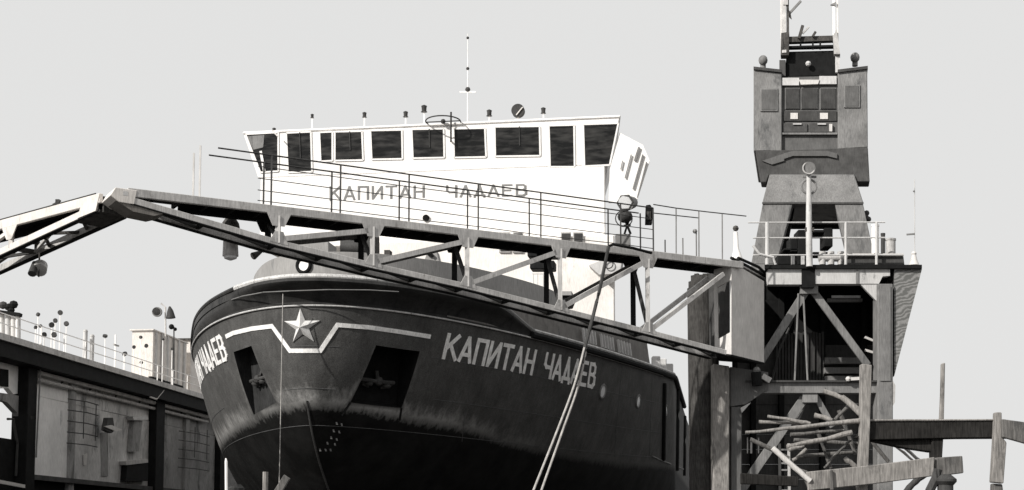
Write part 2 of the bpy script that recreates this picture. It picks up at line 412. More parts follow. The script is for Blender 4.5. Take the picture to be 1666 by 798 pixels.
prof = [(0, .0), (-.10, .10), (-.02, .30), (.22, .50), (.36, .56), (.42, .64), (.38, .74), (.26, .78), (.12, .72), (.05, .5)]
vs = []; fs = []
for i in range(AN + 1):
    a = amin + (amax - amin) * i / AN; p, n = sheer_frame(a); k = fade(a)
    for (o, h) in prof: vs.append(p + n * ((o if o < .03 else o * offk(a)) * (.35 + .65 * k) * max(k, .15) + .01) + UP * (h * .84 * (.12 + .88 * k)))
np_ = len(prof)
for i in range(AN):
    for j in range(np_ - 1): fs.append([i * np_ + j, (i + 1) * np_ + j, (i + 1) * np_ + j + 1, i * np_ + j + 1])
fl = MB().add(vs, fs).build('flared_bulwark', 'bulw', ship, smooth=True)
cap = []; rr = []
for i in range(AN + 1):
    a = amin + (amax - amin) * i / AN; p, n = sheer_frame(a); k = fade(a)
    cap.append(p + n * (.27 * offk(a) * (.35 + .65 * k) * max(k, .15)) + UP * ((.67) * (.12 + .88 * k)))
ci = [int((x - amin) / (amax - amin) * AN) for x in (-.24, .42)]  # cap rail is pale along the middle stretch, darker towards both ends
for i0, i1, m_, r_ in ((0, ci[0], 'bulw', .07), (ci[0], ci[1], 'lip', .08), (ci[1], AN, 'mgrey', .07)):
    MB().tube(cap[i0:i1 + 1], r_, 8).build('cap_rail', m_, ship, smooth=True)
bead = [sheer_frame(-1.5 + (a1065 + 1.6) * i / 140) for i in range(141)]
MB().tube([p + n * .02 - UP * .03 for p, n in bead], .022, 6).build('sheer_bead', 'lip', ship, smooth=True)
# port bulwark plate along the deck edge and black fender band
pl = []; N_ = 50; a_s = a791 - .10
vs = []; fs = []
for i in range(N_ + 1):
    a = a_s + (a1065 - a_s) * i / N_; p, n = sheer_frame(a); zt = 7.05 + EYE - .25 * (1 - ss((a - a_s) / .3))
    if i == N_: zt -= .5
    for o, z in ((-.06, p.z - .05), (-.16, zt), (-.24, zt), (-.2, p.z - .05)): vs.append(Vector((p.x, p.y, 0)) + n * o + UP * z)
for i in range(N_):
    for j in range(4): fs.append([i * 4 + j, (i + 1) * 4 + j, (i + 1) * 4 + (j + 1) % 4, i * 4 + (j + 1) % 4])
fs += [[0, 1, 2, 3], [N_ * 4 + j for j in (3, 2, 1, 0)]]
bp_ = MB().add(vs, fs).build('side_bulwark', mat('brownish_bulwark_paint', g(.14, .06), .7, .25, 2, .2, dark=g(.06), damt=.2), ship)
sheer2 = [sheer_frame(a860 + (math.pi / 2 + 1.2 - a860) * i / 60) for i in range(61)]
MB().tube([p + n * .07 + UP * .05 for p, n in sheer2], .10, 8).build('rubbing_band', 'black', ship, smooth=True)
MB().tube([p + n * .03 + UP * .20 for p, n in sheer2], .05, 6).build('gunwale', 'lip', ship, smooth=True)
# pale battens on the port bulwark (three groups)
for x0, x1 in ((950, 970), (979, 1001), (1007, 1026)):
    x = x0
    while x < x1:
        p, n = sheer_frame(sheer_a(x)); MB().bar(p + n * .02 + UP * .28, p - n * .03 + UP * .72, .05, .07, up=n).build('batten', 'lgrey', ship); x += 4.6
for x in (1076, 1086, 1097, 1108):
    p, n = sheer_frame(sheer_a(x)); MB().box(p - n * .2 + UP * .42, .3, .35, .5).build('deck_bitt', 'lgrey', ship, bevel=.03)
# vertical fender bars and portholes on the port side
for x, y0, y1 in ((1079, 618, 742), (1101, 630, 760), (1113, 640, 768)):
    pts = []
    for t in range(9):
        h = hit(x - t * .2, y0 + (y1 - y0) * t / 8 + 6)
        if h: pts.append(h[0] + h[1] * .04)
    if len(pts) > 2: MB().tube(pts, .09, 6).build('fender_bar', 'black', ship)
pts = [hit(x, y) for x, y in ((1060, 742), (1075, 749), (1090, 755), (1105, 761), (1112, 764))]
MB().tube([h[0] + h[1] * .02 for h in pts if h], .025, 6).build('seam', 'mgrey', ship)
for x, y, r in ((980, 637, .19), (1038, 653, .18), (1083, 668, .16), (1102, 681, .14)):
    h = hit(x, y)
    if h:
        p, n = h; f_ = MB().ring(p + n * .01, n, r + .03, .035, 18, 6).build('porthole', 'mgrey', ship, smooth=True)
        MB().tube([p - n * .01, p + n * .018], r, 18).build('glass', 'lens', f_, smooth=False)  # pale colour imitates glare on the porthole glass
# painted marks on the hull ------------------------------------------------
def hull_strip(pts, wpx, name, m, off=.02):
    """polyline of pixels laid on the hull surface, width in pixels"""
    dense = []
    for (x0, y0), (x1, y1) in zip(pts, pts[1:]):
        k = max(1, int(math.hypot(x1 - x0, y1 - y0) / 7))
        for i in range(k): dense.append((x0 + (x1 - x0) * i / k, y0 + (y1 - y0) * i / k))
    dense.append(pts[-1]); P = [hit(*p) for p in dense]; vs = []; fs = []
    N = len(dense)
    for i, h in enumerate(P):
        p, n = h; d = (P[min(i + 1, N - 1)][0] - P[max(i - 1, 0)][0]).normalized()
        def side(dv): return n.cross(dv).normalized()
        b = side(d); k = 1.0
        if 0 < i < N - 1:
            d1 = (P[i][0] - P[i - 1][0]).normalized(); d2 = (P[i + 1][0] - P[i][0]).normalized()
            k = 1 / max(.5, math.cos(d1.angle(d2) / 2))
        wd = wpx * p.y / F / 2 * k
        vs += [p + b * wd + n * off, p - b * wd + n * off, p - b * wd - n * .01, p + b * wd - n * .01]
    for i in range(N - 1):
        for j in range(4): fs.append([i * 4 + j, (i + 1) * 4 + j, (i + 1) * 4 + (j + 1) % 4, i * 4 + (j + 1) % 4])
    fs += [[0, 1, 2, 3], [(N - 1) * 4 + j for j in (3, 2, 1, 0)]]
    return MB().add(vs, fs).build(name, m, ship)
hull_strip([(368, 548), (380, 542), (410, 535), (443, 531), (472, 571), (521, 571), (549, 529), (600, 533), (650, 540), (700, 548)], 7, 'bow_stripe', 'text')
for k, (l0, l1, D) in enumerate(((-1.2, 1.3, 1.05), (-1.2, 1.3, 2.1), (-1.2, 1.3, 3.0))):
    run = []
    for t_ in [l0 + (l1 - l0) * i / 90 for i in range(91)] + [None]:
        p = hull_pt(1 if t_ > 0 else -1, max(abs(t_), .0001), D) if t_ is not None else None
        x_ = proj(p)[0] if p is not None else 0
        if p is None or (D < 2.9 and (366 < x_ < 462 or 560 < x_ < 690)):
            if len(run) > 2: MB().tube(run, .009, 5).build('weld_seam', 'hull_plain', ship)
            run = []
        else: run.append(p)
for t_ in (-.95, -.72, .5, .78, 1.0, 1.2):
    pts = [hull_pt(1 if t_ > 0 else -1, abs(t_), .1 + .2 * i) for i in range(16)]
    MB().tube(pts, .009, 5).build('weld_seam', 'hull_plain', ship)
# star: ten facets rising to a centre point
star = [(489, 502), (497, 522), (521, 522), (503, 535), (511, 556), (493, 544), (477, 557), (482, 537), (463, 523), (483, 522)]
cp, cn = hit(491, 533); sv = [hit(*p)[0] + cn * .03 for p in star] + [cp + cn * .16]
back = [v - cn * .05 for v in sv[:10]]
fs = [[i, (i + 1) % 10, 10] for i in range(10)] + [[i, (i + 1) % 10, 11 + (i + 1) % 10, 11 + i] for i in range(10)]
MB().add(sv + back, fs).build('star', mat('star_paint', g(.6, .02), .5, .15, 6, .1), ship)
GL = {
 'К': [[(0, 0), (0, 1)], [(.03, .42), (.55, 1)], [(.2, .6), (.6, 0)]],
 'А': [[(0, 0), (.3, 1)], [(.3, 1), (.6, 0)], [(.1, .27), (.5, .27)]],
 'П': [[(.02, 0), (.02, 1)], [(.02, 1), (.58, 1)], [(.58, 1), (.58, 0)]],
 'И': [[(.02, 1), (.02, 0)], [(.04, .03), (.56, .97)], [(.58, 1), (.58, 0)]],
 'Т': [[(0, 1), (.6, 1)], [(.3, 1), (.3, 0)]],
 'Н': [[(.02, 0), (.02, 1)], [(.58, 0), (.58, 1)], [(.02, .5), (.58, .5)]],
 'Ч': [[(.02, 1), (.02, .55)], [(.02, .55), (.16, .43)], [(.16, .43), (.58, .43)], [(.58, 1), (.58, 0)]],
 'Д': [[(0, -.06), (0, .1)], [(0, .1), (.6, .1)], [(.6, .1), (.6, -.06)], [(.1, .12), (.3, 1)], [(.3, 1), (.5, .12)]],
 'Е': [[(.03, 0), (.03, 1)], [(.03, 1), (.55, 1)], [(.03, .5), (.48, .5)], [(.03, 0), (.55, 0)]],
 'В': [[(.03, 0), (.03, 1)], [(.03, 1), (.42, 1)], [(.42, 1), (.55, .88)], [(.55, .88), (.55, .66)], [(.55, .66), (.42, .53)], [(.03, .53), (.42, .53)],
       [(.42, .53), (.59, .4)], [(.59, .4), (.59, .14)], [(.59, .14), (.44, 0)], [(.44, 0), (.03, 0)]],
}
def letter(ch, mapf, t, name, m, parent, nrm=None):
    """mapf(x,y,lift) -> world point; strokes become thin raised plates"""
    mb = MB()
    for si, seg in enumerate(GL[ch]):
        (x0, y0), (x1, y1) = seg; L = math.hypot(x1 - x0, y1 - y0); dx, dy = (x1 - x0) / L, (y1 - y0) / L
        x0 -= dx * t * .45; y0 -= dy * t * .45; x1 += dx * t * .45; y1 += dy * t * .45
        k = 3; ring = []; lift = .012 + .0018 * si
        for i in range(k + 1):
            cx, cy = x0 + (x1 - x0) * i / k, y0 + (y1 - y0) * i / k
            for s_ in (-1, 1): ring.append(mapf(cx - dy * t / 2 * s_, cy + dx * t / 2 * s_, lift))
        low = []
        for i in range(k + 1):
            cx, cy = x0 + (x1 - x0) * i / k, y0 + (y1 - y0) * i / k
            for s_ in (-1, 1): low.append(mapf(cx - dy * t / 2 * s_, cy + dx * t / 2 * s_, -.01))
        n = len(ring); fs = []
        for i in range(k):
            a, b, c, d = 2 * i, 2 * i + 1, 2 * i + 3, 2 * i + 2
            fs += [[a, b, c, d], [a, a + n, d + n, d], [b, c, c + n, b + n]]
        fs += [[0, n, n + 1, 1], [n - 2, n - 1, 2 * n - 1, 2 * n - 2]]
        mb.add(ring + low, fs)
    return mb.build(name, m, parent)
# arc table along the sheer
ua = [0.0]; up_ = [0.0001]; prev = hull_pt(1, .0001, 0)
for i in range(1, 800):
    u = math.pi / 2 * i / 800; p = hull_pt(1, u, 0); ua.append(ua[-1] + (p - prev).length); up_.append(u); prev = p
def u_of(arc):
    lo, hi = 0, len(ua) - 1
    while hi - lo > 1:
        m = (lo + hi) // 2
        if ua[m] < arc: lo = m
        else: hi = m
    t = (arc - ua[lo]) / (ua[hi] - ua[lo]); return up_[lo] + (up_[hi] - up_[lo]) * t
def H(sg, arc, D, lift):
    u = u_of(arc); p = hull_pt(sg, u, D); a = hull_pt(sg, u + .01, D) - hull_pt(sg, u - .01, D); b = hull_pt(sg, u, D + .05) - hull_pt(sg, u, D - .05)
    n = a.cross(b).normalized()
    if n.dot(PORT * sg - AFT * .3) < 0: n = -n
    return p + n * lift
def arcD(px, py):       # nearest surface parameters of a pixel
    best = None; p = hit(px, py)[0]
    for i in range(0, 800, 4):
        for D in [k * .04 for k in range(0, 60)]:
            q = hull_pt(1, up_[i], D)
            e = (q - p).length_squared
            if best is None or e < best[0]: best = (e, ua[i], D)
    return best[1], best[2]
k1 = arcD(730, 546); k2 = arcD(722, 583); k3 = arcD(970, 594); k4 = arcD(966, 629)
a0, a1 = (k1[0] + k2[0]) / 2, (k3[0] + k4[0]) / 2; d0t, d0b, d1t, d1b = k1[1], k2[1], k3[1], k4[1]
NAME = 'КАПИТАН ЧАДАЕВ'
slots = []; x = 0
for ch in NAME: slots.append((ch, x)); x += .8 if ch == ' ' else 1.0
tot = x - .28
for ch, x in slots:
    if ch == ' ': continue
    def mp1(cx, cy, lift, x=x):
        q = (x + cx * 1.2) / tot; arc = a0 + (a1 - a0) * q; dt = d0t + (d1t - d0t) * q; db = d0b + (d1b - d0b) * q
        return H(1, arc, db + (dt - db) * cy, lift)
    letter(ch, mp1, .17, 'letter', 'text', ship)
    def mp2(cx, cy, lift, x=x):
        q = (x + cx * 1.2) / tot; arc = a1 - .75 + (a0 - a1) * q; dt = d0t + .0; db = d0b + .0
        return H(-1, arc, db + (dt - db) * cy, lift)
    letter(ch, mp2, .17, 'letter', 'text', ship)
# stem seam and draught marks
MB().tube([hull_pt(1, .0001, D) - AFT * .0 for D in [2.4 + .15 * i for i in range(21)]], .03, 6).build('stem_bar', 'dgrey', ship)
for x, y in ((548, 688), (556, 690), (543, 700), (552, 702), (539, 711), (548, 714), (533, 720), (545, 722), (521, 731), (530, 731), (538, 731)):
    h = hit(x, y)
    if h: p, n = h; rr_ = n.cross(UP).normalized(); q = p + n * .01; MB().prism([q - rr_ * .03 - UP * .05, q + rr_ * .02 - UP * .05, q + rr_ * .04 + UP * .05, q - rr_ * .0 + UP * .05], -n * .015).build('draught_mark', 'tgrey', ship)

# forecastle: curved breakwater with fairlead -------------------------------------
bwp = [(-4.3, 8.2), (-3.4, 6.0), (-2.6, 4.0), (-1.7, 2.5), (-.6, 1.75), (.7, 1.75), (2.0, 2.5), (3.3, 3.9), (4.4, 5.8), (5.2, 7.6), (5.55, 8.9)]
def smooth_pts(P, k=5):
    o = []
    for i in range(len(P) - 1):
        p0, p1, p2, p3 = P[max(i - 1, 0)], P[i], P[i + 1], P[min(i + 2, len(P) - 1)]
        for j in range(k):
            t = j / k; o.append(tuple(.5 * ((2 * b) + (-a + c) * t + (2 * a - 5 * b + 4 * c - d) * t * t + (-a + 3 * b - 3 * c + d) * t ** 3) for a, b, c, d in zip(p0, p1, p2, p3)))
    o.append(P[-1]); return o
vs = []; fs = []; bs = smooth_pts(bwp)
for i, (l, a) in enumerate(bs):
    zt = 7.72 + EYE - .12 * ss((-l - 1) / 3)
    for (k_, z) in ((1, 7.5), (1, zt), (.97, zt), (.97, 7.5)): vs.append(W(l * k_, a + (1 - k_) * 3, z))
n = len(bs)
for i in range(n - 1):
    for j in range(4): fs.append([i * 4 + j, (i + 1) * 4 + j, (i + 1) * 4 + (j + 1) % 4, i * 4 + (j + 1) % 4])
fs += [[0, 1, 2, 3], [(n - 1) * 4 + j for j in (3, 2, 1, 0)]]
MB().add(vs, fs).build('breakwater', 'deckh', ship, smooth=True)
bwb = BVHTree.FromPolygons([tuple(v) for v in vs], fs)
def bwhit(px, py): r = ray(px, py).normalized(); p, nn, _, _ = bwb.ray_cast(O3, r); nn = -nn if nn.dot(r) > 0 else nn; return p, nn
p, nn = bwhit(495, 432)
fr = MB().ring(p + nn * .03, nn, .20, .05, 24, 8).build('fairlead', 'black', ship, smooth=True)
MB().tube([p - nn * .0, p + nn * .03], .17, 24).build('opening', 'white', fr)  # white disc stands in for the sunlit house seen through the hole
for x in (600, 783):
    h = bwhit(x, 450)
# things standing on the forecastle
def lbox(l, a, z, sx, sy, sz, name, m, bevel=.02): return MB().box(W(l, a, z + sz / 2), sx, sy, sz, -math.atan(TAN)).build(name, m, ship, bevel=bevel)
def at_ship(px, py, a_loc):   # point in the ship's transverse plane a_loc aft of the stem
    return AP(px, py, STEM + AFT * a_loc, AFT)
def sface(pts, a_loc, name, m, depth, parent=ship, bevel=0.0):
    return MB().prism([at_ship(x, y, a_loc) for x, y in pts], AFT * depth).build(name, m, parent, bevel=bevel)
sface(pbox(484, 393, 535, 420), 2.6, 'windlass_base', 'deckh', .8, bevel=.02)
for x0, x1 in ((553, 571), (578, 590), (596, 611)): sface(pbox(x0, 380, x1, 420), 4.5, 'winch_frame', 'rust', .5, bevel=.02)
MB().tube([at_ship(556, 403, 4.3), at_ship(606, 403, 4.3)], .2, 14).build('winch_drum', 'dgrey', ship, smooth=True)
sface(pbox(625, 407, 634, 422), 3.6, 'bitt', 'rust', .3); sface([(696, 409), (710, 409), (714, 425), (690, 425)], 3.9, 'chock', 'deckh', .4)
MB().tube([at_ship(698, 414, 3.88), at_ship(698, 414, 3.8)], .05, 10).build('bolt_head', 'black', ship)
MB().tube([at_ship(703, 416, 3.88), at_ship(703, 416, 3.8)], .05, 10).build('bolt_head', 'black', ship)
sface([(868, 492), (872, 488), (880, 488), (884, 497), (876, 499)], 8.0, 'small_fairlead', 'black', .2)
sface(pbox(862, 474, 930, 481), 10.0, 'locker_lid', 'deckh', .9, bevel=.01)
sface([(890, 481), (926, 481), (932, 487), (928, 497), (905, 500), (892, 494)], 10.1, 'locker', 'black', .7)
sface(pbox(858, 398, 906, 418), 13.0, 'floodlight_box', 'black', .6, bevel=.03); sface(pbox(862, 424, 902, 438), 13.0, 'floodlight_box', 'black', .6, bevel=.03)
for x in (868, 875, 884): MB().bar(at_ship(x, 445, 10.4), at_ship(x, 474, 10.4), .03).build('locker_rail', 'lgrey', ship)
MB().bar(at_ship(866, 446, 10.4), at_ship(892, 446, 10.4), .03).build('locker_rail', 'lgrey', ship)

# superstructure ----------------------------------------------------------------
AW = 17.0      # wheelhouse front, metres aft of the stem
house = MB()
tp = [at_ship(560, 396, AW - .6), at_ship(1000, 400, AW - .6)]
deck_z = zK(14) - .2
x0 = (tp[0] - STEM).dot(PORT); x1 = (tp[1] - STEM).dot(PORT); zt = tp[0].z
ring0 = [W(x0, AW - .6, deck_z), W(x1, AW - .6, deck_z), W(x1 - 1.5, AW + 14, deck_z), W(x0 + 1.5, AW + 14, deck_z)]
house.hexa(ring0, [Vector((v.x, v.y, zt)) for v in ring0]); lower = house.build('lower_deckhouse', 'stainw', ship, bevel=.05)
mid_ = MB(); q = [at_ship(420, 284, AW), at_ship(989, 275, AW)]
x0 = (q[0] - STEM).dot(PORT); x1 = (q[1] - STEM).dot(PORT); zt2 = (q[0].z + q[1].z) / 2
ring0 = [W(x0 + .1, AW - .02, zt), W(x1 - .1, AW - .02, zt), W(x1 - 1.0, AW + 9, zt), W(x0 + 1.0, AW + 9, zt)]
mid_.hexa(ring0, [Vector((v.x, v.y, zt2)) for v in ring0]); middle = mid_.build('bridge_deckhouse', 'white', ship, bevel=.04)
# wheelhouse leaning outwards towards the top; corners chamfered
wh = bpy.data.objects.new('wheelhouse', None)
TLx = (at_ship(398, 216, AW) - STEM).dot(PORT); TRx = (at_ship(1009, 199, AW) - STEM).dot(PORT); zt3 = at_ship(707, 207, AW).z
lean = .12
def whring(xl, xr, f_, z): return [W(xl, AW + f_, z), W(xr, AW + f_, z), W(xr - .75, AW + 6.5, z), W(xl + .75, AW + 6.5, z)]
b0 = whring(x0, x1, 0, zt2 + .002); t0 = whring(TLx, TRx, -lean, zt3)
wm = MB().hexa(b0, t0).build('wheelhouse', 'white', ship, bevel=.03)
fn = (t0[0] - b0[0]).cross(b0[1] - b0[0]).normalized()
if fn.dot(AFT) > 0: fn = -fn
def whp(px, py, off=0): return AP(px, py, b0[0] + fn * off, fn)
rf = whring(TLx - .03, TRx + .03, -lean - .04, zt3 + .004)
MB().hexa(rf, [v + UP * .10 for v in rf]).build('roof', 'white', wm, bevel=.03)
wins = [[(400, 219), (453, 216), (453, 279), (424, 281)], [(466, 217), (506, 215), (508, 280), (469, 281)],
        [(520, 216), (541, 215), (541, 262), (522, 263)], [(545, 215), (589, 214), (591, 261), (545, 262)],
        [(603, 213), (654, 212), (655, 259), (605, 260)], [(670, 211), (722, 210), (723, 257), (672, 258)],
        [(738, 210), (789, 209), (791, 256), (739, 257)], [(805, 207), (878, 206), (879, 254), (806, 255)],
        [(893, 205), (934, 204), (935, 272), (895, 272)], [(949, 203), (1006, 201), (992, 269), (951, 271)]]
for i, q in enumerate(wins):
    q = [q[3], q[2], q[1], q[0]]
    P = [whp(x, y, .0) for x, y in q]; c = sum(P, Vector()) / 4
    fo = MB()
    for k in range(4): fo.bar(P[k] + fn * .01, P[(k + 1) % 4] + fn * .01, .06, .05, up=fn)
    fr = fo.build('window_frame', 'white', wm)
    MB().prism([p + fn * .02 for p in P], -fn * .05).build('pane', 'glass', fr)
    # a blind or wiper inside some panes
    if i in (0,): MB().bar(whp(424, 246, .05), whp(430, 279, .05), .1, .02, up=fn).build('mullion', 'white', fr)
    if i == 0:
        MB().prism([whp(402, 222, .04), whp(430, 220, .04), whp(428, 240, .04), whp(412, 244, .04)], -fn * .03).build('blind', 'mgrey', fr)
    if i in (1, 3, 5, 7):
        MB().bar(P[2] * .55 + P[3] * .45 + fn * .05, P[0] * .45 + P[1] * .55 + fn * .05 + (P[3] - P[0]) * .35, .03, .02, up=fn).build('wiper', 'dgrey', fr)
# name on the deckhouse front
def whlet(txt, px0, px1, yb0, yt0, yb1, yt1, t):
    n = len(txt)
    for i, ch in enumerate(txt):
        def mpf(cx, cy, lift, i=i):
            q = (i + cx * 1.15) / (n - .3); px = px0 + (px1 - px0) * q; yb = yb0 + (yb1 - yb0) * q; yt = yt0 + (yt1 - yt0) * q
            return AP(px, yb + (yt - yb) * cy, STEM + AFT * (AW - .02), AFT) - AFT * lift
        letter(ch, mpf, t, 'letter', 'mgrey', middle)
whlet('КАПИТАН', 538, 690, 326, 305, 321, 303, .14)
whlet('ЧАДАЕВ', 727, 856, 321, 303, 318, 301, .14)
def sdisc(px, py, a, r, name, m, parent, dep=.06): return MB().tube([at_ship(px, py, a), at_ship(px, py, a - dep)], r, 16).build(name, m, parent)
o = sdisc(693, 355, AW - .02, .13, 'vent', 'black', middle, .1)
for x0_, x1_ in ((812, 830), (834, 851), (912, 929), (932, 949)):
    y1_ = 411 if x0_ < 900 else 396
    P = pbox(x0_, 378, x1_, y1_); f_ = sface(P, AW - .68, 'window', 'bgrey', .1, ship); sface(pbox(x0_ + 2, 380, x1_ - 2, y1_ - 3), AW - .72, 'pane', 'dgrey', .05, f_)
sface([(958, 432), (985, 421), (1012, 424), (1008, 445), (975, 447)], AW - 1.4, 'wing_bracket', 'lgrey', .7)
MB().ring(at_ship(990, 430, AW - 1.5), AFT, .16, .02).build('lifting_ring', 'dgrey', ship)
sface([(1008, 216), (1046, 236), (1057, 262), (1037, 324), (1014, 330), (990, 330), (992, 276)], AW - .02, 'wing_halo_plate', 'white', .08)  # added white plate behind the slats, imitating the overexposed halo there
# slanted slats of the port side ladder
for x0_, y0_, x1_, y1_, wd in ((1027, 252, 1017, 290, .05), (1040, 240, 1033, 262, .12), (1046, 252, 1030, 308, .07), (1052, 264, 1037, 322, .06), (1013, 262, 1010, 276, .04)):
    MB().bar(at_ship(x0_, y0_, AW - .08), at_ship(x1_, y1_, AW - .08), wd * .7, .05, up=AFT).build('ladder_slat', 'mgrey', ship)
# gear on the wheelhouse roof
rz = zt3 + .10
def roofpost(px, py, r=.09, m='dgrey', a=AW + .6):
    p = at_ship(px, py, a); b = Vector((p.x, p.y, rz)); f_ = MB().bar(b, p, .05).build('lamp_post', 'white', ship)
    MB().tube([p - UP * r * 1.1, p - UP * r * .9, p + UP * r * .2, p + UP * r * .8, p + UP * r * 1.15], [r * 1.1, r * .75, r * .8, r * .95, r * .3], 10).build('lamp', m, f_, smooth=True)
for x, y, r in ((508, 189, .07), (593, 187, .09), (660, 186, .10), (690, 177, .12), (796, 184, .11), (884, 180, .10), (446, 212, .08)): roofpost(x, y, r)
MB().bar(at_ship(443, 213, AW - .5), at_ship(452, 222, AW - .5), .05).build('lamp_arm', 'whiteworn', ship)
p = at_ship(721, 198, AW - .3)
an = MB().ring(p, UP + AFT * .04, .66, .025, 28, 6).build('loop_antenna', 'dgrey', ship, smooth=True)
MB().tube([p + PORT * .3 - UP * .8, p + PORT * .3 + UP * .35], .035, 8).build('post', 'dgrey', an); MB().bar(p + PORT * .3 - UP * .75, p + PORT * .3 - UP * .75 + AFT * .25, .05).build('post_bracket', 'white', an)
MB().bar(p - PORT * .64, p + PORT * .64, .035).build('spoke', 'dgrey', an); MB().ball(p, .1, 8).build('hub', 'dgrey', an)
p = at_ship(843, 181, AW + .8); sl = MB().tube([p + AFT * .12, p - AFT * .12], .25, 20).build('searchlight', 'dgrey', ship)
MB().bar(Vector((p.x, p.y, rz)), p, .08).build('stand', 'whiteworn', sl); MB().bar(p - PORT * .05 - UP * .2 - AFT * .16, p + PORT * .2 + UP * .1 - AFT * .16, .035).build('handle', 'whiteworn', sl)
MB().prism([at_ship(806, 205, AW + .3), at_ship(866, 203, AW + .3), at_ship(858, 195, AW + .3), at_ship(812, 197, AW + .3)], AFT * .6).build('light_platform', 'whiteworn', ship)
# mast with its lanterns
pb = at_ship(761, 200, AW + 4); pt = at_ship(761, 55, AW + 4)
ms = MB().tube([Vector((pb.x, pb.y, rz - .3)), pt], .03, 10, .012).build('mast', 'white', ship, smooth=True)
for y, r in ((146, .11), (112, .07), (62, .06)): MB().ball(at_ship(761, y, AW + 4), r, 8).build('lantern', 'dgrey', ms, smooth=True)
MB().bar(at_ship(748, 150, AW + 4), at_ship(774, 150, AW + 4), .05).build('yard', 'white', ms)
# thin lines hanging over the bow
r1 = MB().tube([sheer_frame(t_)[0] + sheer_frame(t_)[1] * (.46 * offk(t_) + .02) + UP * (h_) for t_, h_ in ((-.27, .40), (-.2, .36), (-.1, .31), (-.02, .27), (.08, .30), (.18, .36), (.25, .40))], .014, 5)
solo(r1, 'bow_line', 'mgrey', 'thin pale line slung across the flared bow above the star', 'rope')
rp = sheer_frame(-.03); p = rp[0] + rp[1] * .62 + UP * .18
r2 = MB().tube([p, Vector((p.x - .02, p.y, 4.0)), Vector((p.x - .05, p.y, .6))], .012, 5)
solo(r2, 'hanging_line', 'rope', 'thin pale line hanging straight down from the bow past the star', 'rope')

# ================================================================== SWING BRIDGE (right leaf)
def bridge_frame(px, z=ZD):
    return AZ(px, 0, z)
Q0 = AZ(190, 305, ZD); Q1 = AZ(1190, 425, ZD)
BD = (Q1 - Q0); BD.z = 0; BL = BD.length; BD.normalize(); BN = Vector((BD.y, -BD.x, 0))   # BN points to the camera side
def bl(px):     # distance along the near edge whose vertical projects to px
    P = Q0; n = BN; p = AP(px, 400, P, n); return (p - Q0).dot(BD)
def bz(px, py): return AP(px, py, Q0, BN).z
WB = .62
def BP(t, z, w=0.0): return Vector((Q0.x, Q0.y, 0)) + BD * t - BN * w + UP * z
br = thing('swing_bridge', BP(BL, 0), 'long grey trussed gangway with railing crossing in front of the ship', 'footbridge')
tL, tR = bl(205), bl(1192)
# deck plate + near and far edge girders
MB().hexa([BP(tL + .3, ZD - .05, .02), BP(tR, ZD - .05, .02), BP(tR, ZD - .05, WB + .1), BP(tL + .3, ZD - .05, WB + .1)],
          [BP(tL + .3, ZD - .005, .02), BP(tR, ZD - .005, .02), BP(tR, ZD - .005, WB + .1), BP(tL + .3, ZD - .005, WB + .1)]).build('deck', 'black', br)
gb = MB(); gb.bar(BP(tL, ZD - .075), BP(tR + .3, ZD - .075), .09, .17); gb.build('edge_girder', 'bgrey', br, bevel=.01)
gb = MB(); gb.bar(BP(tL + 1.2, ZD - .13, WB), BP(tR, ZD - .13, WB), .09, .18); gb.build('far_girder', 'black', br)  # black colour stands in for the shade beneath the deck
for i in range(26):
    t = tL + .5 + (tR - tL - .8) * i / 25; MB().bar(BP(t, ZD - .11, .05), BP(t, ZD - .11, WB - .05), .06, .12).build('deck_beam', 'black', br)
# lower chord heights from the photograph
lcpx = [(210, 326), (452, 396), (606, 433), (760, 467), (911, 505), (1053, 541), (1178, 574)]
nodes_px = [452, 606, 760, 911, 1053]
lt = [bl(x) for x, y in lcpx]; lz = [bz(x, y) for x, y in lcpx]
for w_, m_, nm in ((0, 'bgrey', 'lower_chord'), (WB, 'bgrey', 'lower_chord')):
    ch = MB()
    for i in range(len(lt) - 1): ch.bar(BP(lt[i], lz[i], w_), BP(lt[i + 1], lz[i + 1], w_), .09, .13)
    ch.build(nm, m_, br, bevel=.01)
    ch = MB()      # thin lower flange of the chord
    for i in range(len(lt) - 1): ch.bar(BP(lt[i], lz[i] - .075, w_ + .02), BP(lt[i + 1], lz[i + 1] - .075, w_ + .02), .14, .02)
    ch.build('chord_flange', 'black', br)
ld = MB()
for i in range(len(lt) - 1):      # cross lacing between the lower chords
    for k in range(2):
        ta = lt[i] + (lt[i + 1] - lt[i]) * k / 2; tb = lt[i] + (lt[i + 1] - lt[i]) * (k + 1) / 2
        za = lz[i] + (lz[i + 1] - lz[i]) * k / 2; zb = lz[i] + (lz[i + 1] - lz[i]) * (k + 1) / 2
        MB().bar(BP(ta, za, .05), BP(tb, zb, WB - .05), .06, .05).build('lacing_bar', 'dgrey', br)
        MB().bar(BP(tb, zb, .05), BP(tb, zb, WB - .05), .07, .07).build('cross_tie', 'black', br)
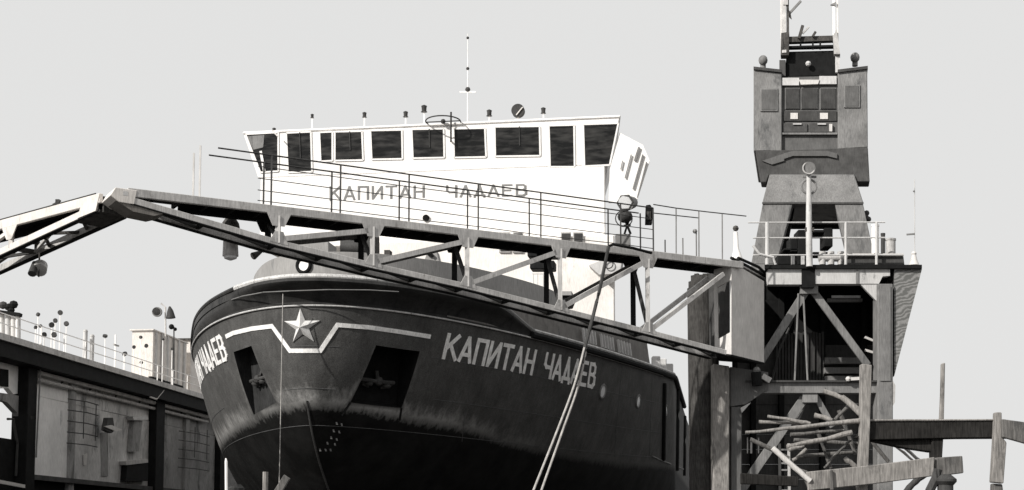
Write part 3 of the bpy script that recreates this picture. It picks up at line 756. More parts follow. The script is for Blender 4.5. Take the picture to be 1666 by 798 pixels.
for j, x in enumerate(nodes_px):
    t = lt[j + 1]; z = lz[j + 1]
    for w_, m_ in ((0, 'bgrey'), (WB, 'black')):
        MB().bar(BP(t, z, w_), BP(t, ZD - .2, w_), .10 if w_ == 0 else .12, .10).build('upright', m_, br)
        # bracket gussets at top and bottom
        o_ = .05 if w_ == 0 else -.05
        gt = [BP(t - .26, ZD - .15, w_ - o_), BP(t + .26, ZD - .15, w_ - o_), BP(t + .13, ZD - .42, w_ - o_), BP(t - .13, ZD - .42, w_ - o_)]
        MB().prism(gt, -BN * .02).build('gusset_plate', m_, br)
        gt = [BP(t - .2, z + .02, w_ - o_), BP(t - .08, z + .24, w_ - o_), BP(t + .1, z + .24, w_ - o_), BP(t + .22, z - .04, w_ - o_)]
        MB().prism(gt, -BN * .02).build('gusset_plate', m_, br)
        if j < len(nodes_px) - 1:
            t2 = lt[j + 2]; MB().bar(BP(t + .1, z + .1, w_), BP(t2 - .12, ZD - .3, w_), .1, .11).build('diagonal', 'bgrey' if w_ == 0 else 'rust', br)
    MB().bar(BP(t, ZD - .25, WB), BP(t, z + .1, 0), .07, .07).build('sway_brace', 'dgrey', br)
# last double diagonals up to the hinge
for w_ in (0, WB): MB().bar(BP(lt[5] + .1, lz[5] + .08, w_), BP(bl(1176), ZD - .35, w_), .09, .1).build('diagonal', 'bgrey', br)
# apex: tapering box end
def nearp(px, py): return AP(px, py, Q0, BN)
apx = [nearp(*q_) for q_ in ((187, 306), (178, 319), (193, 330), (217, 334), (222, 311))]
MB().prism([v + BN * .055 for v in apx], -BN * (WB + .1)).build('nose_box', 'cream', br, bevel=.01)
MB().prism([nearp(*q_) + BN * .03 for q_ in ((188, 327), (217, 334), (268, 348), (250, 352), (216, 345))], -BN * WB).build('nose_underside', mat('faded_brown_plate', g(.16, .08), .8, .3, 3, .25), br)
MB().prism([nearp(*q_) + BN * .058 for q_ in ((199, 312), (207, 313), (207, 320), (199, 319))], -BN * .02).build('access_plate', 'lgrey', br)
# railings, near and far side
def stanch(t, w_, dark=True): return MB().bar(BP(t, ZD - .02, w_), BP(t, ZD + 1.07, w_), .035, .03).build('stanchion', 'dgrey' if dark else 'pale', br)
npx = [323, 440, 553, 665, 778, 880, 1010, 1063]
fpx = [306, 425, 538, 648, 755, 856, 965]
tn = [bl(x) for x in npx]; tf = [bl(x) for x in npx]
for t in tn: stanch(t, 0.0, t > bl(400))  # leftmost stanchions are coloured pale to imitate sky glare washing them out
for t in tf: stanch(t + .05, WB, t > bl(400))
for w_ in (0.0, WB):
    for k, h in enumerate((1.07, .80, .55, .30, .08) if w_ == 0 else (1.07,)):
        MB().tube([BP(bl(352 if k == 0 else 418), ZD + h, w_)] + [BP(bl(x), ZD + h + (random.uniform(-.012, .012) if k else 0), w_) for x in npx[2:]], .017 if k == 0 else .010, 6).build('rail', 'dgrey', br)
    q_ = ((1063, 333), (1100, 339), (1150, 345), (1214, 352)) if w_ == 0 else ((1063, 347), (1100, 351), (1137, 355))
    MB().tube([AP(x, y, Q0 - BN * w_, BN) for x, y in q_], .014, 6).build('chain', 'dgrey', br)
for x, h in ((1086, .35), (1115, .45), (1137, .62)): MB().bar(BP(bl(x), ZD, .1), BP(bl(x), ZD + h, .1), .03).build('short_post', 'mgrey', br)
for x in (1100, 1137, 1175): MB().bar(BP(bl(x), ZD, 0), AP(x, 340 + (x - 1100) * .12, Q0, BN), .028).build('stanchion', 'mgrey', br)
MB().ball(BP(bl(1135), ZD + .66, .1), .06, 8).build('post_light', 'mgrey', br)
# hinge housing at the right end
hA, hB, hC = A(1163, 437, 36.0), AZ(1190, 425, ZD), AZ(1243, 461, ZD - .05)
zb = AP(1190, 577, hB, Vector((0, 1, 0))).z
hC = Vector((hB.x + (hC.x - hB.x), hB.y + 1.0, 0)); hCt = A(1243, 458, hC.y); hCb = A(1243, 590, hC.y)
hBt = Vector((hB.x, hB.y, ZD - .02)); hBb = A(1190, 577, hB.y)
hAy = hB.y + .45
hAt = A(1161, 436, hAy); hAb = A(1163, 574, hAy)
back_ = Vector((.2, .9, 0))
MB().hexa([hBb, hCb, hCt, hBt], [v + back_ * .06 for v in (hBb, hCb, hCt, hBt)]).build('housing_side', 'pale', br)
fs_o = MB()
q = [hAb, hBb, hBt, hAt]
def mixp(a, b, t): return a + (b - a) * t
lft = [hAb, mixp(hAb, hBb, .22), mixp(hAt, hBt, .22), hAt]; rgt = [mixp(hAb, hBb, .93), hBb, hBt, mixp(hAt, hBt, .93)]
low = [mixp(hAb, hBb, .22), mixp(hAb, hBb, .93), mixp(mixp(hAb, hBb, .93), mixp(hAt, hBt, .93), .24), mixp(mixp(hAb, hBb, .22), mixp(hAt, hBt, .22), .16)]
upp = [mixp(mixp(hAb, hBb, .22), mixp(hAt, hBt, .22), .76), mixp(mixp(hAb, hBb, .93), mixp(hAt, hBt, .93), .80), mixp(hAt, hBt, .93), mixp(hAt, hBt, .22)]
for q in (lft, rgt, low, upp): MB().prism(q, Vector((0.02, .07, 0))).build('housing_front', 'pale', br)
MB().prism([hAb + Vector((0, .9, 0)), hBb + Vector((.1, .9, 0)), hBt + Vector((.1, .9, 0)), hAt + Vector((0, .9, 0))], (0, .05, 0)).build('housing_back', 'dgrey', br)
MB().hexa([hAb, hBb, hCb, hAb + Vector((.3, 1.3, 0))], [v - UP * .05 for v in (hAb, hBb, hCb, hAb + Vector((.3, 1.3, 0)))]).build('housing_floor', 'black', br)
# sloping plate joining the bridge to the dock
e0, e1 = AZ(1190, 424, ZD + .02), A(1256, 460, 37.2)
MB().hexa([e0, e1, e1 + Vector((.1, .9, 0.3)), e0 + Vector((.1, .9, 0))], [v + UP * .05 for v in (e0, e1, e1 + Vector((.1, .9, 0.3)), e0 + Vector((.1, .9, 0)))]).build('ramp_plate', 'lgrey', br)
MB().tube([e0 + UP * .06, mixp(e0, e1, .4) + UP * .08, e1 + UP * .06], .04, 8).build('cable_pipe', 'black', br, smooth=True)
MB().tube([e0 + UP * .06 + Vector((.25, .5, .1)), mixp(e0, e1, .5) + UP * .22 + Vector((.25, .5, 0)), e1 + UP * .08 + Vector((.1, .3, 0))], .04, 8).build('cable_pipe', 'black', br, smooth=True)

# left leaf -----------------------------------------------------------------------
L0 = AZ(165, 315, ZD); L1 = AZ(0, 360, ZD); LD = (L1 - L0); LD.z = 0; LD.normalize(); LN = Vector((-LD.y, LD.x, 0))
if LN.y > 0: LN = -LN
def LP(t, z, w=0.0): return Vector((L0.x, L0.y, 0)) + LD * t - LN * w + UP * z
def ll(px): p = AP(px, 400, L0, LN); return (p - L0).dot(LD)
def lzz(px, py): return AP(px, py, L0, LN).z
lb = thing('swing_bridge', LP(14, 0), 'short sunlit cream gangway leaf slanting down to the left edge of the picture', 'footbridge')
TE = 13.0; WL = .62
MB().bar(LP(0, ZD - .10), LP(TE, ZD - .10), .09, .2).build('edge_girder', 'cream', lb, bevel=.01)
MB().hexa([LP(.1, ZD - .06, .03), LP(TE, ZD - .06, .03), LP(TE, ZD - .06, WL + .1), LP(.1, ZD - .06, WL + .1)], [v + UP * .04 for v in (LP(.1, ZD - .06, .03), LP(TE, ZD - .06, .03), LP(TE, ZD - .06, WL + .1), LP(.1, ZD - .06, WL + .1))]).build('deck', 'black', lb)
MB().bar(LP(.6, ZD - .13, WL), LP(TE, ZD - .13, WL), .09, .18).build('far_girder', 'black', lb)  # coloured black as the shade below this leaf's deck
zc0 = lzz(155, 338); zc1 = lzz(0, 412); t1 = ll(0); sl_ = (zc1 - zc0) / t1
def zc(t): return zc0 + sl_ * t
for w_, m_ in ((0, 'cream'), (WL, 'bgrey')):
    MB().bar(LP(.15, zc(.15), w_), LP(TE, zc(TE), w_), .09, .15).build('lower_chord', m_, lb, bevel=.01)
    MB().bar(LP(.15, zc(.15) - .085, w_ + .02), LP(TE, zc(TE) - .085, w_ + .02), .13, .02).build('chord_flange', 'black', lb)
MB().prism([LP(-.02, ZD - .02, -.06), LP(.55, ZD - .02, -.06), LP(.75, zc(.75) - .06, -.06), LP(.1, zc(.1) - .08, -.06)], -LN * .03).build('nose_plate', 'cream', lb)
MB().hexa([LP(.05, zc(0) - .1, 0), LP(.9, zc(.9) - .1, 0), LP(.9, zc(.9) - .1, WL), LP(.05, zc(0) - .1, WL)], [v + UP * .04 for v in (LP(.05, zc(0) - .1, 0), LP(.9, zc(.9) - .1, 0), LP(.9, zc(.9) - .1, WL), LP(.05, zc(0) - .1, WL))]).build('nose_underside', 'rust', lb)
MB().bar(LP(.0, ZD - .22, .05), LP(.0, ZD - .22, WL), .05, .3).build('end_plate', 'rust', lb)
for t in (ll(18), ll(18) + 2.7, ll(18) + 5.4):
    x = t - .35
    for w_, m_ in ((0, 'cream'), (WL, 'rust')):
        MB().bar(LP(t, zc(t), w_), LP(t, ZD - .2, w_), .09, .09).build('upright', m_, lb)
        MB().prism([LP(t - .3, ZD - .2, w_ - .055), LP(t + .3, ZD - .2, w_ - .055), LP(t + .1, ZD - .48, w_ - .055), LP(t - .1, ZD - .48, w_ - .055)], -LN * .02).build('gusset_plate', m_, lb)
        if t > ll(10): MB().bar(LP(t, zc(t) + .05, w_), LP(t - 2.6, ZD - .3, w_), .08, .08).build('diagonal', m_, lb)
    MB().bar(LP(t, zc(t), .05), LP(t, zc(t), WL - .05), .09, .09).build('cross_tie', 'rust', lb)
    MB().bar(LP(t - 1.6, zc(t - 1.6), .05), LP(t, zc(t), WL - .05), .06, .06).build('lacing_bar', 'bgrey', lb)
    MB().bar(LP(t + 1.0, zc(t + 1), .05), LP(t, zc(t), WL - .05), .06, .06).build('lacing_bar', 'dgrey', lb)
for x0_, x1_ in ((68, 88), (68, 40), (128, 100)):
    MB().bar(LP(ll(x0_), zc(ll(x0_)), .03), LP(ll(x1_), zc(ll(x1_)), WL - .03), .06, .06).build('lacing_bar', 'rust', lb)
MB().tube([LP(.2, ZD + .03, .0), LP(TE, ZD + .03, .0)], .014, 6).build('toe_rail', 'dgrey', lb)
p = LP(ll(92), ZD, 0); MB().bar(p, p + UP * .12, .08).build('catch', 'dgrey', lb); MB().bar(p + UP * .08 - LD * .1, p + UP * .04 + LD * .18, .03).build('catch', 'dgrey', lb)

# lamps and gear on the bridge ----------------------------------------------------
def lamp_hanging():
    Y = A(375, 362, 29.6).y; t = thing('hanging_lamp', A(375, 400, Y), 'large drum lantern hanging behind the bridge chord, left of the bow', 'lamp')
    MB().tube([A(375, y, Y) for y in (352, 357, 364, 372)], [.02, .12, .18, .20], 14).build('hood', 'rust', t, smooth=True)
    MB().tube([A(375, 372, Y), A(375, 393, Y)], .05, 8).build('neck', 'dgrey', t)
    MB().tube([A(375, 393, Y), A(375, 417, Y)], .155, 16, .17).build('drum', 'bgrey', t, smooth=True)
    MB().tube([A(375, 417, Y), A(375, 421, Y), A(375, 424, Y)], [.15, .13, .03], 14).build('glass', 'lens', t, smooth=True)
    MB().bar(A(375, 340, Y), A(375, 353, Y), .03).build('hook', 'dgrey', t)
lamp_hanging()
t = thing('horn_loudspeaker', A(428, 410, 30.0), 'small dark horn hanging under the bridge above the bow', 'horn')
MB().tube([A(428, 408, 30.2), A(412, 417, 30.0)], .02, 10, .085).build('bell', 'dgrey', t, smooth=True); MB().ball(A(429, 408, 30.2), .05, 8).build('driver', 'dgrey', t)
P0 = A(64, 412, 30.4); t = thing('hanging_floodlight', A(62, 445, 30.4), 'pair of grey floodlights hanging below the sunlit bridge leaf', 'lamp')
MB().bar(P0, A(64, 426, 30.4), .03).build('hook', 'rust', t)
MB().tube([A(66, 426, 30.6), A(66, 432, 30.5), A(64, 440, 30.35)], [.05, .15, .16], 14).build('reflector', 'bgrey', t, smooth=True)
MB().tube([A(57, 428, 30.4), A(52, 446, 30.2)], .06, 12, .09).build('projector', 'dgrey', t, smooth=True); MB().bar(A(63, 438, 30.3), A(63, 451, 30.3), .03).build('tassel', 'dgrey', t)
# searchlight on the bridge deck
Yp = BP(bl(1018), 0, .35).y
t = thing('searchlight', A(1018, 400, Yp), 'large round searchlight on a lattice pedestal standing on the gangway', 'searchlight')
MB().prism(poly(pbox(1002, 381, 1026, 401), Yp), (0, .3, 0)).build('pedestal', 'mgrey', t)
for a_, b_ in (((1016, 381), (1024, 356)), ((1026, 381), (1016, 356)), ((1015, 368), (1026, 366))): MB().bar(A(*a_, Yp), A(*b_, Yp), .05).build('lattice', 'black', t)
MB().ball(A(1017, 353, Yp), .17, 12, (1.1, 1, .9)).build('bracket', 'dgrey', t, smooth=True)
MB().ring(A(1017, 330, Yp - .12), (-.3, -1, 0), .19, .025, 6, 6).build('lens_rim', 'dgrey', t); MB().tube([A(1017, 330, Yp - .1), A(1017, 330, Yp - .05)], .17, 12).build('lens', 'lens', t)
MB().tube([A(1019, 331, Yp - .05), A(1029, 330, Yp + .3)], .19, 16, .14).build('drum', 'mgrey', t, smooth=True)
MB().ring(A(1015, 356, Yp - .15), (0, -1, .1), .20, .015, 18, 5).build('hand_ring', 'dgrey', t)
t = thing('lantern_box', A(1056, 366, Yp + .3), 'narrow dark lantern box fixed to the gangway rail right of the searchlight', 'lantern')
MB().prism(poly([(1050, 365), (1061, 365), (1062, 340), (1058, 333), (1051, 334)], BP(bl(1063), 0, .12).y), (0, .14, 0)).build('case', 'black', t, bevel=.01)
MB().prism(poly(pbox(1052, 344, 1059, 358), BP(bl(1063), 0, .12).y - .02), (0, .02, 0)).build('shutter', 'rust', t)
Yc = 36.2; t = thing('signal_post', A(1198, 418, Yc), 'white conical post with dark lamp at the right end of the gangway', 'post')
MB().tube([A(1199, 422, Yc), A(1198, 405, Yc), A(1197, 378, Yc)], [.15, .07, .055], 10).build('cone', 'white', t, smooth=True); MB().ball(A(1197, 372, Yc), .08, 8).build('lamp', 'rust', t, smooth=True)
# ropes off the bridge
ysr = BP(bl(990), 0, 0).y - .25
for pts, lab, rd, m_ in (([(990, 401, 0), (974, 478, -.1), (953, 560, -.45), (936, 625, -.8)], 'single dark rope from the gangway down across the end of the ship name', .042, 'dgrey'),  # upper length is coloured darker than the strands below
                     ([(951, 566, -.5), (934, 628, -.85), (905, 705, -1.4), (868, 798, -2.2), (850, 845, -3)], 'left strand of the pale slack rope pair in front of the hull', .026, 'rope'),
                     ([(954, 566, -.45), (941, 628, -.7), (914, 705, -1.1), (881, 798, -1.8), (866, 845, -2.4)], 'right strand of the pale slack rope pair in front of the hull', .026, 'rope')):
    sp = smooth_pts([(float(a), float(b), float(c)) for a, b, c in pts], 6)
    solo(MB().tube([A(x, y, ysr + d) for x, y, d in sp], rd, 7), 'mooring_rope', m_, lab, 'rope', 'ropes hanging from the gangway', smooth=True)
solo(MB().tube([A(990, 401, ysr), A(998, 398, ysr), A(1030, 404, ysr + .2), A(1060, 412, ysr + .5)], .035, 7), 'rope_end', 'black', 'dark rope end lying over the gangway edge below the searchlight', 'rope', smooth=True)

# ================================================================== RIGHT DOCK TOWER
TY = 36.0
tw = thing('dock_wall', A(1320, 880, TY) , 'end of the right dock wall, an open steel frame with dark plating under the crane', 'dock wall')
tw.location.z = 0
def TPz(pts, name, m, dy=0.0, depth=.3, bevel=0.0, parent=tw, ax=None):
    return MB().prism(poly(pts, TY + dy), (ax or Vector((0, 1, 0))) * depth).build(name, m, parent, bevel=bevel)
TPz(pbox(1244, 431, 1500, 437), 'deck_plate', 'black', 0, 24, ax=Vector((.2, .98, 0)))
TPz(pbox(1250, 438, 1304, 463), 'front_beam', 'lgrey', .1, .3); TPz(pbox(1305, 438, 1325, 468), 'beam_splice', 'black', .05, .4)
TPz([(1326, 438), (1448, 438), (1448, 449), (1436, 450), (1430, 462), (1326, 462)], 'front_beam', 'lgrey', .1, .3)
TPz(pbox(1393, 440, 1397, 462), 'beam_rib', 'mgrey', .07, .05)
TPz(pbox(1428, 462, 1453, 988), 'column', 'tgrey', 0, .5, .02)
TPz(pbox(1432, 466, 1449, 620), 'column_web', 'tgrey', -.03, .05)
TPz([(1400, 463), (1428, 463), (1428, 492)], 'knee_plate', 'lgrey', .12, .1)
TPz([(1455, 438), (1500, 438), (1458, 600), (1455, 612)], 'outer_plating', 'wavy', .1, 14, ax=AFT)
TPz([(1453, 620), (1457, 628), (1456, 655), (1453, 660)], 'bracket', 'bgrey', .0, .4)
# back plating in dark strakes
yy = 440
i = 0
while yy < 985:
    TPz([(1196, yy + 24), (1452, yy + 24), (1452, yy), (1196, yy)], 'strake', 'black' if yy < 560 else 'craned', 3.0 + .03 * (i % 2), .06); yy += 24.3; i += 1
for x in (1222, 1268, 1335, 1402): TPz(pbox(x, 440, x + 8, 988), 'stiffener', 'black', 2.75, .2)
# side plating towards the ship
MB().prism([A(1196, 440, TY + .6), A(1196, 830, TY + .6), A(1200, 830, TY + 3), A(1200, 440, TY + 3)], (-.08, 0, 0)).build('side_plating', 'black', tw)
MB().hexa([A(1155, 440, TY + 1), A(1440, 440, TY + 1), A(1440, 440, TY + 1) + AFT * 22, A(1155, 440, TY + 1) + AFT * 22], [Vector((v.x, v.y, .02)) for v in (A(1155, 440, TY + 1), A(1440, 440, TY + 1), A(1440, 440, TY + 1) + AFT * 22, A(1155, 440, TY + 1) + AFT * 22)]) if False else None
# A frame
def tbar(a_, b_, wpx, name, m, dy=.3, dep=.12, parent=tw): return MB().bar(A(*a_, TY + dy), A(*b_, TY + dy), pz(wpx, TY), dep, up=Vector((0, -1, 0))).build(name, m, parent, bevel=.008)
TPz(pbox(1302, 462, 1331, 478), 'apex_plate', 'mgrey', .2, .1)
def brace(a_, b_, wpx, m='tgrey', dy=.35):
    MB().bar(A(*a_, TY + dy), A(*b_, TY + dy), .07, pz(wpx, TY), up=(A(*b_, TY) - A(*a_, TY)).cross(Vector((0, 1, 0)))).build('brace', m, tw, bevel=.008)
brace((1311, 474), (1238, 588), 13); brace((1323, 474), (1412, 595), 12)
brace((1314, 640), (1200, 806), 15); brace((1324, 640), (1355, 695), 10); brace((1312, 650), (1290, 700), 6, 'mgrey', .6)
TPz(pbox(1213, 622, 1428, 640), 'cross_beam', 'mgrey', .15, .35, .01); TPz(pbox(1213, 619, 1428, 622), 'beam_flange', 'dgrey', .05, .5)
TPz(pbox(1306, 640, 1330, 655), 'apex_plate', 'mgrey', .2, .1)
for k, (y0, y1) in enumerate(((582, 592), (598, 608), (612, 619))): TPz(pbox(1342, y0, 1402, y1), 'shelf_panel', 'mgrey', 2.4, .3)
for k in range(16): TPz(pbox(1262 + k * 5, 540 + (k % 3), 1265.6 + k * 5, 620), 'pleat', 'dgrey', 2.5 + .06 * (k % 2), .08)
TPz(pbox(1353, 481, 1400, 485), 'lamp_tube', 'lens', 1.2, .05); TPz(pbox(1346, 486, 1403, 491), 'lamp_tray', 'mgrey', 1.2, .15)
MB().bar(A(1407, 549, TY + 1), A(1424, 556, TY + 1), .06).build('conduit', 'pale', tw); MB().bar(A(1407, 570, TY + 1), A(1425, 575, TY + 1), .06).build('conduit', 'pale', tw)
MB().bar(A(1384, 617, TY + .0), A(1402, 616, TY + .0), .08).build('conduit', 'pale', tw); MB().ball(A(1380, 617, TY), .07, 8).build('valve', 'pale', tw)
for x0_, x1_ in ((1299, 1293), (1307, 1314)): MB().tube([A(x0_, 478, TY + .3), A(x1_, 620, TY + .3)], .025, 6).build('hanging_cable', 'mgrey', tw)
MB().tube([A(1290, 520, TY + 1), A(1268, 570, TY + 1), A(1256, 620, TY + 1)], .03, 6).build('hanging_cable', 'dgrey', tw)
TPz([(1188, 597), (1250, 606), (1250, 634), (1214, 658), (1188, 662)], 'corbel', 'cgrey', .1, .5, .01)
TPz([(1214, 659), (1222, 655), (1207, 672), (1205, 664)], 'corbel_foot', 'lgrey', .0, .3)
TPz(pbox(1189, 662, 1207, 988), 'column', 'cgrey', .1, .5, .02)
MB().tube([A(1230, 606, TY - .1), A(1232, 628, TY - .1)], .13, 12).build('mooring_roller', 'black', tw, smooth=True); MB().ball(A(1231, 603, TY - .1), .1, 8).build('roller_cap', 'mgrey', tw, smooth=True)
MB().bar(A(1240, 612, TY), A(1253, 620, TY), .12, .14).build('cleat', 'bgrey', tw)
# light timber fender post and rounded planked fender
solo(MB().prism(poly([(1160, 592), (1187, 596), (1186, 988), (1160, 988)], TY - .1), (0, .4, 0)), 'fender_post', 'wood', 'tall pale squared timber post below the gangway hinge housing', 'timber post', bevel=.02)
pf = thing('timber_fender', A(1142, 880, TY + .8), 'rounded dark timber fender of upright planks on the dock corner', 'fender'); pf.location.z = 0
NPL = 11
for k in range(NPL):
    th0 = math.pi * (k / NPL) ; th1 = math.pi * ((k + .985) / NPL); cx, cyy = A(1145, 600, TY + .9).x, TY + .95
    rad = pz(26, TY); 
    def pp(th, r): return Vector((cx - r * math.cos(th) , cyy - r * 1.2 * math.sin(th), 0))
    ztop = A(1145, 440 + (8 if k < 2 else 0) + (10 if k < 1 else 0), TY).z + random.uniform(-.03, .03)
    q = [pp(th0, rad), pp(th1, rad), pp(th1, rad - .12), pp(th0, rad - .12)]
    MB().prism([v + UP * .05 for v in q], UP * (ztop - .05)).build('plank', 'planks', pf)
MB().tube([Vector((cx, cyy, .05)), Vector((cx, cyy, A(1145, 438, TY).z - .1))], rad - .13, 14).build('core', 'black', pf)
# equipment, rails on the tower deck
rg = thing('deck_railing', A(1320, 431, TY + .1), 'grey pipe railing on the dock wall top in front of the crane legs', 'railing')
for x in (1248, 1376, 1426): MB().tube([A(x, 431, TY + .2), A(x, 362, TY + .2)], .05 if x == 1248 else .035, 8).build('rail_post', 'lgrey', rg)
for x0_, x1_, y in ((1217, 1440, 362), (1225, 1440, 387), (1225, 1470, 415)): MB().tube([A(x0_, y + .5, TY + .2), A(x1_, y, TY + .2)], .02, 6).build('pipe_rail', 'lgrey', rg)
MB().tube([A(1225, 400, TY + .15), A(1236, 414, TY + .15), A(1258, 419, TY + .15), A(1262, 431, TY + .15)], .035, 8).build('bent_rail', 'lgrey', rg)
lp = thing('lamp_post', A(1317, 434, TY - .05), 'pale pole with round dark floodlight standing in front of the crane', 'lamp post')
MB().tube([A(1317, 434, TY - .05), A(1316, 374, TY - .05), A(1316, 282, TY - .05)], [.085, .08, .06], 10).build('pole', 'lgrey', lp, smooth=True)
MB().tube([A(1316, 274, TY - .2), A(1316, 274, TY + .05)], .165, 20).build('lamp_head', 'mgrey', lp, smooth=True); MB().ring(A(1316, 274, TY - .2), (0, -1, 0), .15, .02).build('lamp_rim', 'bgrey', lp)
MB().ring(A(1316, 304, TY), (0, -1, 0), .19, .03, 16, 6).build('bracket', 'mgrey', lp); MB().bar(A(1306, 288, TY), A(1328, 288, TY), .05).build('arm', 'mgrey', lp)
MB().bar(A(1310, 374, TY - .05), A(1324, 374, TY - .05), .1, .1).build('clamp', 'rust', lp)
cm = thing('hatch_coaming', A(1420, 431, TY + .4), 'long dark low box on the dock wall top right of the crane legs', 'hatch')
MB().prism(poly([(1376, 432), (1472, 432), (1470, 416), (1380, 416)], TY + .4), (0, 2, 0)).build('coaming', 'craned', cm, bevel=.02); MB().bar(A(1372, 415, TY + .35), A(1470, 415, TY + .35), .06).build('lid_edge', 'pale', cm)
for x0_, x1_, y0_, lab, m_ in ((1418, 1430, 366, 'white cylindrical vent beside the right crane leg', 'white'), (1433, 1440, 380, 'narrow dark drum between the white vent and the grey drum', 'dgrey'), (1441, 1457, 389, 'wide grey drum at the right end of the dock wall top', 'bgrey')):
    c_ = (x0_ + x1_) / 2; rr_ = pz((x1_ - x0_) / 2, TY + 1)
    t = thing('deck_drum', A(c_, 418, TY + 1), lab, 'drum'); MB().tube([A(c_, 420, TY + 1), A(c_, y0_, TY + 1)], rr_, 16).build('barrel', m_, t, smooth=True)
    MB().tube([A(c_, y0_ + 3, TY + 1), A(c_, y0_, TY + 1)], rr_ * 1.1, 16).build('rim', m_, t, smooth=True)
t = thing('mooring_bollard', A(1487, 431, TY + .3), 'pale conical bollard at the right corner of the dock wall top', 'bollard')
MB().tube([A(1487, 432, TY + .3), A(1487, 424, TY + .3), A(1487, 414, TY + .3)], [.14, .09, .05], 10).build('body', 'pale', t, smooth=True); MB().ball(A(1487, 413, TY + .3), .07, 8).build('cap', 'pale', t)
t = thing('lamp_post', A(1487, 414, TY + .6), 'thin white mast with two small lamps at the right corner of the dock wall top', 'lamp post')
MB().tube([A(1488, 420, TY + .6), A(1488, 292, TY + .6)], .012, 6).build('pole', 'lgrey', t)
for x, y in ((1486, 311), (1475, 381)): MB().bar(A(1488, y, TY + .6), A(x, y + 1, TY + .6), .04).build('lamp', 'mgrey', t)
# machinery seen between the crane legs
mc = thing('capstan', A(1320, 431, TY + 3), 'dark winch machinery standing between the crane legs', 'winch')
for q in (pbox(1298, 374, 1313, 431), pbox(1286, 386, 1298, 410), pbox(1341, 371, 1355, 402), pbox(1322, 374, 1342, 379), pbox(1275, 404, 1300, 408), pbox(1322, 410, 1350, 414), pbox(1265, 415, 1290, 431)):
    MB().prism(poly(q, TY + 3), (0, .6, 0)).build('machine_part', 'black', mc, bevel=.02)
MB().tube([A(1332, 420, TY + 1), A(1376, 420, TY + 1)], .1, 10).build('drum', 'bgrey', mc, smooth=True)
for x in (1338, 1352, 1368): MB().tube([A(x, 410, TY + 1), A(x, 431, TY + 1)], .09, 10).build('flange', 'bgrey', mc, smooth=True)
for x in (1290, 1306): MB().bar(A(x, 415, TY + .9), A(x, 431, TY + .9), .08).build('stanchion', 'lgrey', mc)

# ================================================================== CRANE
CYd = 58.0
cr = thing('portal_crane', Vector((A(1320, 400, CYd).x, CYd + 2.4, ZD)), 'grey portal crane with boxy machine house on splayed legs above the right dock wall', 'crane')
CA = Vector((.206, .978, 0)).normalized(); CC0 = A(1318, 300, CYd)
def AC(x, y, Y): return AP(x, y, CC0 + CA * (Y - CYd), CA)
def cpoly(pts, Y): return [AC(x, y, Y) for x, y in pts]
def cz(pts, name, m, dy=0.0, depth=.3, bevel=0.0, parent=cr): return MB().prism(cpoly(pts, CYd + dy), CA * depth).build(name, m, parent, bevel=bevel)
DP = 4.6
# frustum portal head
tfr = cpoly([(1252, 284), (1390, 284)], CYd - .5); bfr = cpoly([(1240, 331), (1405, 331)], CYd - .9)
ringt = [tfr[0], tfr[1], tfr[1] + CA * (DP - 1), tfr[0] + CA * (DP - 1)]; ringb = [bfr[0], bfr[1], bfr[1] + CA * DP, bfr[0] + CA * DP]
hd = MB().hexa(ringb, ringt).build('portal_head', 'crane', cr, bevel=.03)
MB().bar(bfr[0] - CA * .03, bfr[1] - CA * .03, .05, .07).build('seam', 'craned', hd)
def leg(xt0, xt1, xb0, xb1, dy):
    t_ = cpoly([(xt0, 331), (xt1, 331)], CYd + dy); b_ = cpoly([(xb0, 430), (xb1, 430)], CYd + dy)
    dz = (b_[0].z - ZD); k_ = dz / (t_[0].z - b_[0].z) * .35
    q = [Vector((v.x, v.y, ZD + .3)) for v in b_]
    MB().hexa([b_[0], b_[1], b_[1] + CA * .7, b_[0] + CA * .7], [t_[0], t_[1], t_[1] + CA * .8, t_[0] + CA * .8]).build('leg', 'crane', cr, bevel=.02)
    MB().hexa([q[0], q[1], q[1] + CA * .7, q[0] + CA * .7], [b_[0], b_[1], b_[1] + CA * .7, b_[0] + CA * .7]).build('lower_leg', 'crane', cr)
    MB().bar(q[0] - Vector((.3, -.35, .15)), q[1] + Vector((.3, .35, -.15)), .5, .3).build('bogie', 'craned', cr, bevel=.03)
for dy in (-.9, DP - 1.6):
    leg(1241, 1290, 1222, 1263, dy); leg(1358, 1404, 1381, 1425, dy)
cz([(1283, 331), (1361, 331), (1367, 371), (1268, 371)], 'rear_girder', 'black', DP - 1.5, .3)  # black colour holds the shade inside the portal, behind the head
cz([(1276, 331), (1294, 331), (1276, 430), (1252, 430)], 'leg_dark_strip', 'black', .0, .2)  # black strip gives the left leg its shaded inner band
cz([(1358, 331), (1364, 331), (1390, 430), (1380, 430)], 'leg_dark_strip', 'craned', .0, .2)  # dark strip put in as shading on the right leg
for x, y in ((1410, 347), (1413, 357), (1409, 353)): MB().ball(AC(x, y, CYd), .12, 8).build('lamp', 'craned', cr)
# slewing skirt
sk = cz([(1229, 246), (1412, 240), (1415, 296), (1394, 296), (1388, 286), (1251, 286), (1247, 297), (1238, 297), (1235, 282)], 'slewing_skirt', 'craned', -.4, .9, .03)
cz([(1275, 250), (1290, 246), (1345, 246), (1362, 250), (1362, 258), (1345, 254), (1290, 254), (1275, 259)], 'skirt_rail', 'cgrey', -.5, .1, parent=sk)
cz([(1240, 262), (1276, 250), (1276, 262), (1256, 268)], 'skirt_plate', 'cgrey', -.48, .08, parent=sk)
